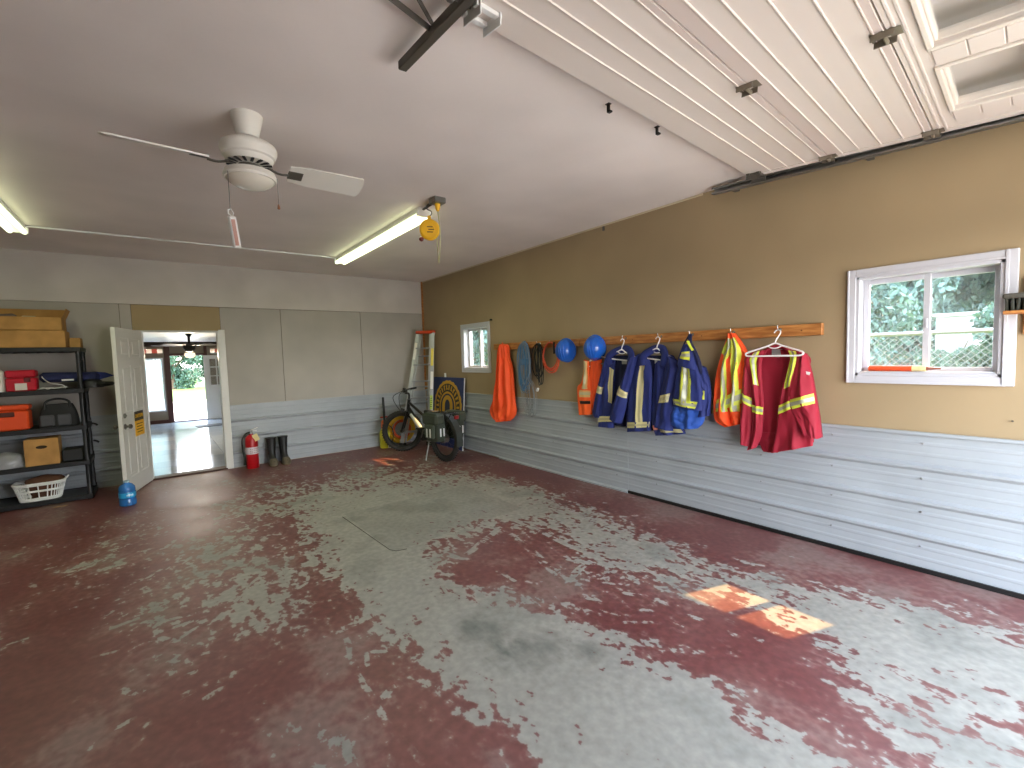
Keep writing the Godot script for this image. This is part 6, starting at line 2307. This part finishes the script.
	for s in [-1.0, 1.0]:
		st = S()
		var e: Vector3 = bbk + sd * 0.09 * s + (dir * 0.08 - Vector3.UP * 0.15) * s
		rod(st, bbk + sd * 0.085 * s, e, 0.009, 8)
		part(o, "crank", st, M.steel)
		st = S()
		box(st, e + sd * 0.055 * s, Vector3(0.1, 0.022, 0.085), Basis(sd, Vector3.UP, sd.cross(Vector3.UP)), 0.004)
		part(o, "pedal", st, M.black)
	st = S()
	rod(st, P.call(0.3, 0.3, -0.06), P.call(0.25, 0.005, -0.16), 0.009, 8)
	part(o, "kickstand", st, M.steel)
	# carrier, mudguard
	st = S()
	for s in [-0.06, 0.06]:
		tube(st, curve([P.call(0.27, 0.70, s), P.call(0.0, 0.71, s), P.call(-0.28, 0.71, s)], 3), 0.007, 6)
		rod(st, P.call(-0.12, 0.71, s), rear + sd * s * 1.3, 0.006, 6)
		rod(st, P.call(-0.25, 0.71, s), rear + sd * s * 1.3, 0.006, 6)
	for f in [0.2, 0.0, -0.2, -0.28]:
		rod(st, P.call(f, 0.71, -0.06), P.call(f, 0.71, 0.06), 0.006, 6)
	part(o, "carrier", st, blk)
	st = S()
	rings = []
	for i in 15:
		var a := lerpf(0.5, 3.35, i / 14.0)
		var c := rear + dir * cos(a) * 0.37 + Vector3.UP * sin(a) * 0.37
		var rr := dir * cos(a) + Vector3.UP * sin(a)
		rings.append(PackedVector3Array([c - sd * 0.052 - rr * 0.012, c + sd * 0.052 - rr * 0.012, c + sd * 0.05, c - sd * 0.05]))
	loft(st, rings, true, -1)
	part(o, "mudguard", st, mat("2b302c", 0.5))
	st = S()
	box(st, P.call(-0.3, 0.66), Vector3(0.07, 0.05, 0.03), Basis(sd, Vector3.UP, sd.cross(Vector3.UP)), 0.006)
	part(o, "rear_light", st, mat("7d1416", 0.3))
	# panniers
	for s in [-1.0, 1.0]:
		var c: Vector3 = P.call(-0.02, 0.51, 0.165 * s)
		var bs := Basis(dir * -1.0, Vector3.UP, sd * (1.0 if s > 0 else -1.0) * 1.0)
		var bag := mat("2c3328", 0.75)
		st = S()
		var rg := []
		for k in 9:
			var v := k / 8.0
			var hw := 0.17 * (0.86 + 0.14 * sin(v * PI)) * (1.0 if v < 0.9 else 0.9)
			var hd := 0.075 * (0.8 + 0.35 * sin((0.15 + v * 0.75) * PI))
			var ring := PackedVector3Array()
			for i in 24:
				var a := TAU * i / 24
				ring.append(c + dir * signf(cos(a)) * pow(absf(cos(a)), 0.45) * hw + sd * -signf(sin(a)) * pow(absf(sin(a)), 0.55) * hd + Vector3.UP * (v - 0.5) * 0.36)
			rg.append(ring)
		loft(st, rg)
		var pn := part(o, "pannier", st, bag)
		st = S()
		box(st, c + sd * s * 0.03 + Vector3.UP * 0.13, Vector3(0.36, 0.16, 0.16), Basis(dir, Vector3.UP, dir.cross(Vector3.UP)), 0.03)
		part(pn, "flap", st, mat("343b2f", 0.75))
		st = S()
		box(st, c + sd * s * 0.095 - Vector3.UP * 0.04, Vector3(0.22, 0.2, 0.05), Basis(dir, Vector3.UP, dir.cross(Vector3.UP)), 0.02)
		part(pn, "pocket", st, mat("3a4236", 0.75))
		for k in 2:
			st = S()
			box(st, c + sd * s * 0.123 - Vector3.UP * 0.06 + dir * (-0.05 + k * 0.08), Vector3(0.028, 0.12, 0.004), Basis(dir, Vector3.UP, dir.cross(Vector3.UP)), 0.001)
			part(pn, "reflective_strip", st, mat("d8dad6", 0.3))
		# and on the end that faces backwards
		for k in 2:
			st = S()
			box(st, c - dir * 0.172 - Vector3.UP * 0.05 + sd * (-0.03 + k * 0.055), Vector3(0.02, 0.11, 0.006), Basis(sd, Vector3.UP, sd.cross(Vector3.UP)), 0.001)
			part(pn, "reflective_strip", st, mat("d8dad6", 0.3))

# ---------------------------------------------------------------- sign board and trimmer in the corner
func corner_things() -> void:
	var o := thing("sign_board", "dark blue sign board with a gold round emblem leaning on the tan wall", "sign", Vector3(3.755, 0.004, -6.70))
	# local x along the wall towards the room, y up the board, z off its face
	var lean := 0.072
	var up := Vector3(sin(lean), cos(lean), 0)
	var ax := Vector3(0, 0, 1)
	o.basis = Basis(ax, up, ax.cross(up))
	var st := S()
	bb(st, Vector3(-0.5, 0.0, -0.012), Vector3(0.5, 1.16, 0.0), 0.002)
	part(o, "board", st, mat("17295f", 0.45))
	st = S()
	bb(st, Vector3(0.5, 0.0, -0.014), Vector3(0.512, 1.16, 0.003), 0.002)
	part(o, "edge_strip", st, mat("c9c8cc", 0.4), "pale edge strip")
	var gold := mat("c99a26", 0.45)
	var dark := mat("2a2420", 0.5)
	var c := Vector2(0.0, 0.66)
	var R := Vector2(0.44, 0.44)
	# scalloped outer rim
	st = S()
	var rim := PackedVector2Array()
	for i in 120:
		var a := TAU * i / 120
		var r := 1.0 + 0.035 * absf(sin(a * 12.0))
		rim.append(c + Vector2(cos(a) * R.x, sin(a) * R.y) * r)
	prism(st, rim, 0.002, Transform3D(Basis(), Vector3(0, 0, 0.0)))
	part(o, "emblem_rim", st, gold, "gold scalloped rim")
	st = S()
	prism(st, arc2(c, R * 0.9, 0, TAU * 0.99, 60), 0.0028)
	part(o, "emblem_band", st, dark)
	st = S()
	for i in 22:
		var a := PI / 2 + (i - 10.5) * 0.235
		var p := c + Vector2(cos(a), sin(a)) * R.x * 0.76
		var bs := Basis(Vector3.BACK, a - PI / 2)
		box(st, Vector3(p.x, p.y, 0.003), Vector3(0.034, 0.085, 0.0012), bs)
		if i % 3 != 1:
			box(st, Vector3(p.x, p.y, 0.003) + bs * Vector3(0.022, 0.03 if i % 2 == 0 else -0.03, 0), Vector3(0.03, 0.018, 0.0012), bs)
	part(o, "emblem_letter_mark", st, gold, "", "stuff")
	st = S()
	prism(st, arc2(c, R * 0.6, 0, TAU * 0.99, 48), 0.0036)
	part(o, "emblem_disc", st, gold, "gold disc")
	st = S()
	prism(st, arc2(c, R * 0.52, 0, TAU * 0.99, 48), 0.0042)
	part(o, "emblem_field", st, mat("1c2546", 0.5))
	st = S()
	var arch := PackedVector2Array([c + Vector2(0.17, -0.2)])
	arch.append_array(arc2(c + Vector2(0, 0.03), Vector2(0.17, 0.17), 0, PI, 18))
	arch.append(c + Vector2(-0.17, -0.2))
	arch.append(c + Vector2(-0.085, -0.2))
	arch.append_array(arc2(c + Vector2(0, 0.03), Vector2(0.085, 0.1), PI, 0, 14))
	arch.append(c + Vector2(0.085, -0.2))
	prism(st, arch, 0.0056)
	part(o, "emblem_arch", st, gold, "gold arch")
	# white tube behind its upper edge
	st = S()
	rod(st, Vector3(RX - 0.025, 0.93, -6.84), Vector3(RX - 0.025, 1.23, -6.84), 0.018, 12)
	solo("white_tube", st, M.white, "short white tube standing up behind the blue sign board", "tube")
	# yellow sprayer with a long black wand
	o = thing("garden_sprayer", "yellow and orange garden sprayer with a black wand beside the bicycle", "sprayer", Vector3(2.98, 0, -7.42))
	st = S()
	lathe(st, [Vector2(0, 0), Vector2(0.075, 0), Vector2(0.085, 0.02), Vector2(0.085, 0.24), Vector2(0.07, 0.30), Vector2(0.035, 0.33), Vector2(0, 0.33)], 24)
	part(o, "tank", st, mat("c6c02e", 0.4))
	st = S()
	lathe(st, [Vector2(0, 0.33), Vector2(0.05, 0.33), Vector2(0.055, 0.35), Vector2(0.05, 0.44), Vector2(0.03, 0.47), Vector2(0, 0.47)], 20)
	part(o, "pump_head", st, mat("dd6a1c", 0.45), "orange pump head")
	st = S()
	box(st, Vector3(0.0, 0.52, 0), Vector3(0.14, 0.025, 0.03), Basis(Vector3.UP, 0.3), 0.008)
	rod(st, Vector3(0, 0.46, 0), Vector3(0, 0.52, 0), 0.012, 8)
	part(o, "pump_handle", st, mat("b03016", 0.5))
	st = S()
	tube(st, PackedVector3Array([Vector3(-0.02, 0.4, 0.06), Vector3(0.0, 0.62, 0.02), Vector3(0.015, 0.85, -0.03)]), [0.016, 0.02, 0.017], 10)
	part(o, "wand", st, M.black)
	st = S()
	tube(st, curve([Vector3(0.05, 0.4, 0.02), Vector3(0.12, 0.3, 0.06), Vector3(0.11, 0.12, 0.07), Vector3(0.03, 0.06, 0.09), Vector3(-0.03, 0.2, 0.09), Vector3(-0.02, 0.42, 0.06)], 5), 0.008, 6)
	part(o, "hose", st, M.black)
	st = S()
	box(st, Vector3(0.05, 0.035, 0.09), Vector3(0.05, 0.06, 0.05), Basis(Vector3.UP, 0.5), 0.008)
	part(o, "nozzle", st, M.white)
	# coil of yellow hose hung behind the front wheel
	o = thing("hose_coil", "coil of yellow hose with an orange end leaning behind the bicycle's front wheel", "hose")
	st = S()
	var rng := RandomNumberGenerator.new()
	rng.seed = 8
	for k in 10:
		var r := rng.randf_range(0.17, 0.245)
		var cc := Vector3(3.31 + rng.randf_range(-0.01, 0.01), 0.27, -7.55 + k * 0.010)
		var ring := []
		for i in 14:
			var a := TAU * i / 14
			ring.append(cc + Vector3(cos(a) * r, sin(a) * r, rng.randf_range(-0.008, 0.008)))
		tube(st, curve(ring, 4, true), 0.0125, 8, false, true)
	part(o, "coil", st, mat("d9a81c", 0.5))
	st = S()
	for k in 3:
		var ring := []
		for i in 12:
			var a := TAU * i / 12
			ring.append(Vector3(3.31 + cos(a) * (0.13 + k * 0.015), 0.27 + sin(a) * (0.13 + k * 0.015), -7.47 + k * 0.01))
		tube(st, curve(ring, 4, true), 0.011, 8, false, true)
	part(o, "inner_turns", st, mat("d2501e", 0.5), "orange turns")

# ---------------------------------------------------------------- small things near the big window
func small_things() -> void:
	# caulking tube lying on the window sill
	var o := thing("sealant_tube", "orange and cream sealant tube lying on the sill of the big window", "tube", Vector3(RX + 0.035, 1.333, -0.83))
	var st := S()
	rod(st, Vector3(0, 0, -0.17), Vector3(0, 0, 0.06), 0.019, 16)
	part(o, "cartridge", st, mat("e2572e", 0.4))
	st = S()
	rod(st, Vector3(0, 0, 0.06), Vector3(0, 0, 0.13), 0.0188, 16)
	part(o, "band", st, mat("ecd9a2", 0.5), "cream band")
	st = S()
	tube(st, PackedVector3Array([Vector3(0, 0, 0.13), Vector3(0, 0, 0.145), Vector3(0, 0, 0.2)]), [0.014, 0.009, 0.005], 12)
	part(o, "nozzle", st, mat("7a4636", 0.5))
	# wooden bracket with a brush, cut off by the edge of the picture
	o = thing("wall_bracket", "small wooden shelf bracket beside the big window", "shelf bracket", Vector3(RX, 1.665, -0.285))
	st = S()
	bb(st, Vector3(-0.022, 0.105, 0.0), Vector3(-0.0005, 0.19, 0.3), 0.003)
	bb(st, Vector3(-0.022, -0.135, 0.0), Vector3(-0.0005, -0.02, 0.3), 0.003)
	part(o, "back_board", st, M.pine)
	st = S()
	bb(st, Vector3(-0.13, -0.02, -0.07), Vector3(-0.0005, -0.002, 0.3), 0.003)
	part(o, "ledge", st, M.pine)
	o = thing("bristle_brush", "dark bristle brush lying on the small wooden bracket", "brush", Vector3(RX - 0.07, 1.6645, -0.36))
	st = S()
	bb(st, Vector3(-0.04, 0.065, 0.0), Vector3(0.045, 0.095, 0.34), 0.008)
	part(o, "back", st, mat("4d4a42", 0.8))
	st = S()
	var rng := RandomNumberGenerator.new()
	rng.seed = 6
	for i in 14:
		for j in 4:
			var p := Vector3(-0.032 + j * 0.022, 0.067, 0.015 + i * 0.024)
			tube(st, PackedVector3Array([p, p + Vector3(rng.randf_range(-0.004, 0.004), -0.066, rng.randf_range(-0.004, 0.004))]), [0.006, 0.009], 6)
	part(o, "bristles", st, mat("33342c", 0.9), "", "stuff")
	# nail in the wall
	st = S()
	rod(st, Vector3(RX - 0.0005, 1.03, -0.31), Vector3(RX - 0.02, 1.035, -0.312), 0.004, 8)
	solo("wall_nail", st, M.steel_dark, "single nail in the tan wall below the big window", "nail")
	st = S()
	bb(st, Vector3(RX - 0.02, 2.80, -3.34), Vector3(RX - 0.0005, 2.845, -3.32), 0.003)
	solo("wall_clip", st, M.steel_dark, "small dark clip high on the tan wall under the ceiling", "clip")
	st = S()
	rod(st, Vector3(RX - 0.0005, 2.02, -5.46), Vector3(RX - 0.03, 2.02, -5.46), 0.014, 10)
	solo("wall_plug", st, M.black, "small black fitting on the tan wall above the small window", "fitting")
	# broken white chip of paint in front of the rack
	st = S()
	prism(st, PackedVector2Array([Vector2(0, 0), Vector2(0.09, 0.01), Vector2(0.12, 0.035), Vector2(0.04, 0.04)]), 0.003, Transform3D(Basis(Vector3.RIGHT, Vector3.FORWARD, Vector3.UP), Vector3(-0.98, 0.0005, -6.9)))
	solo("wood_chip", st, mat("a5885c", 0.8), "flat tan chip on the floor in front of the rack", "chip")
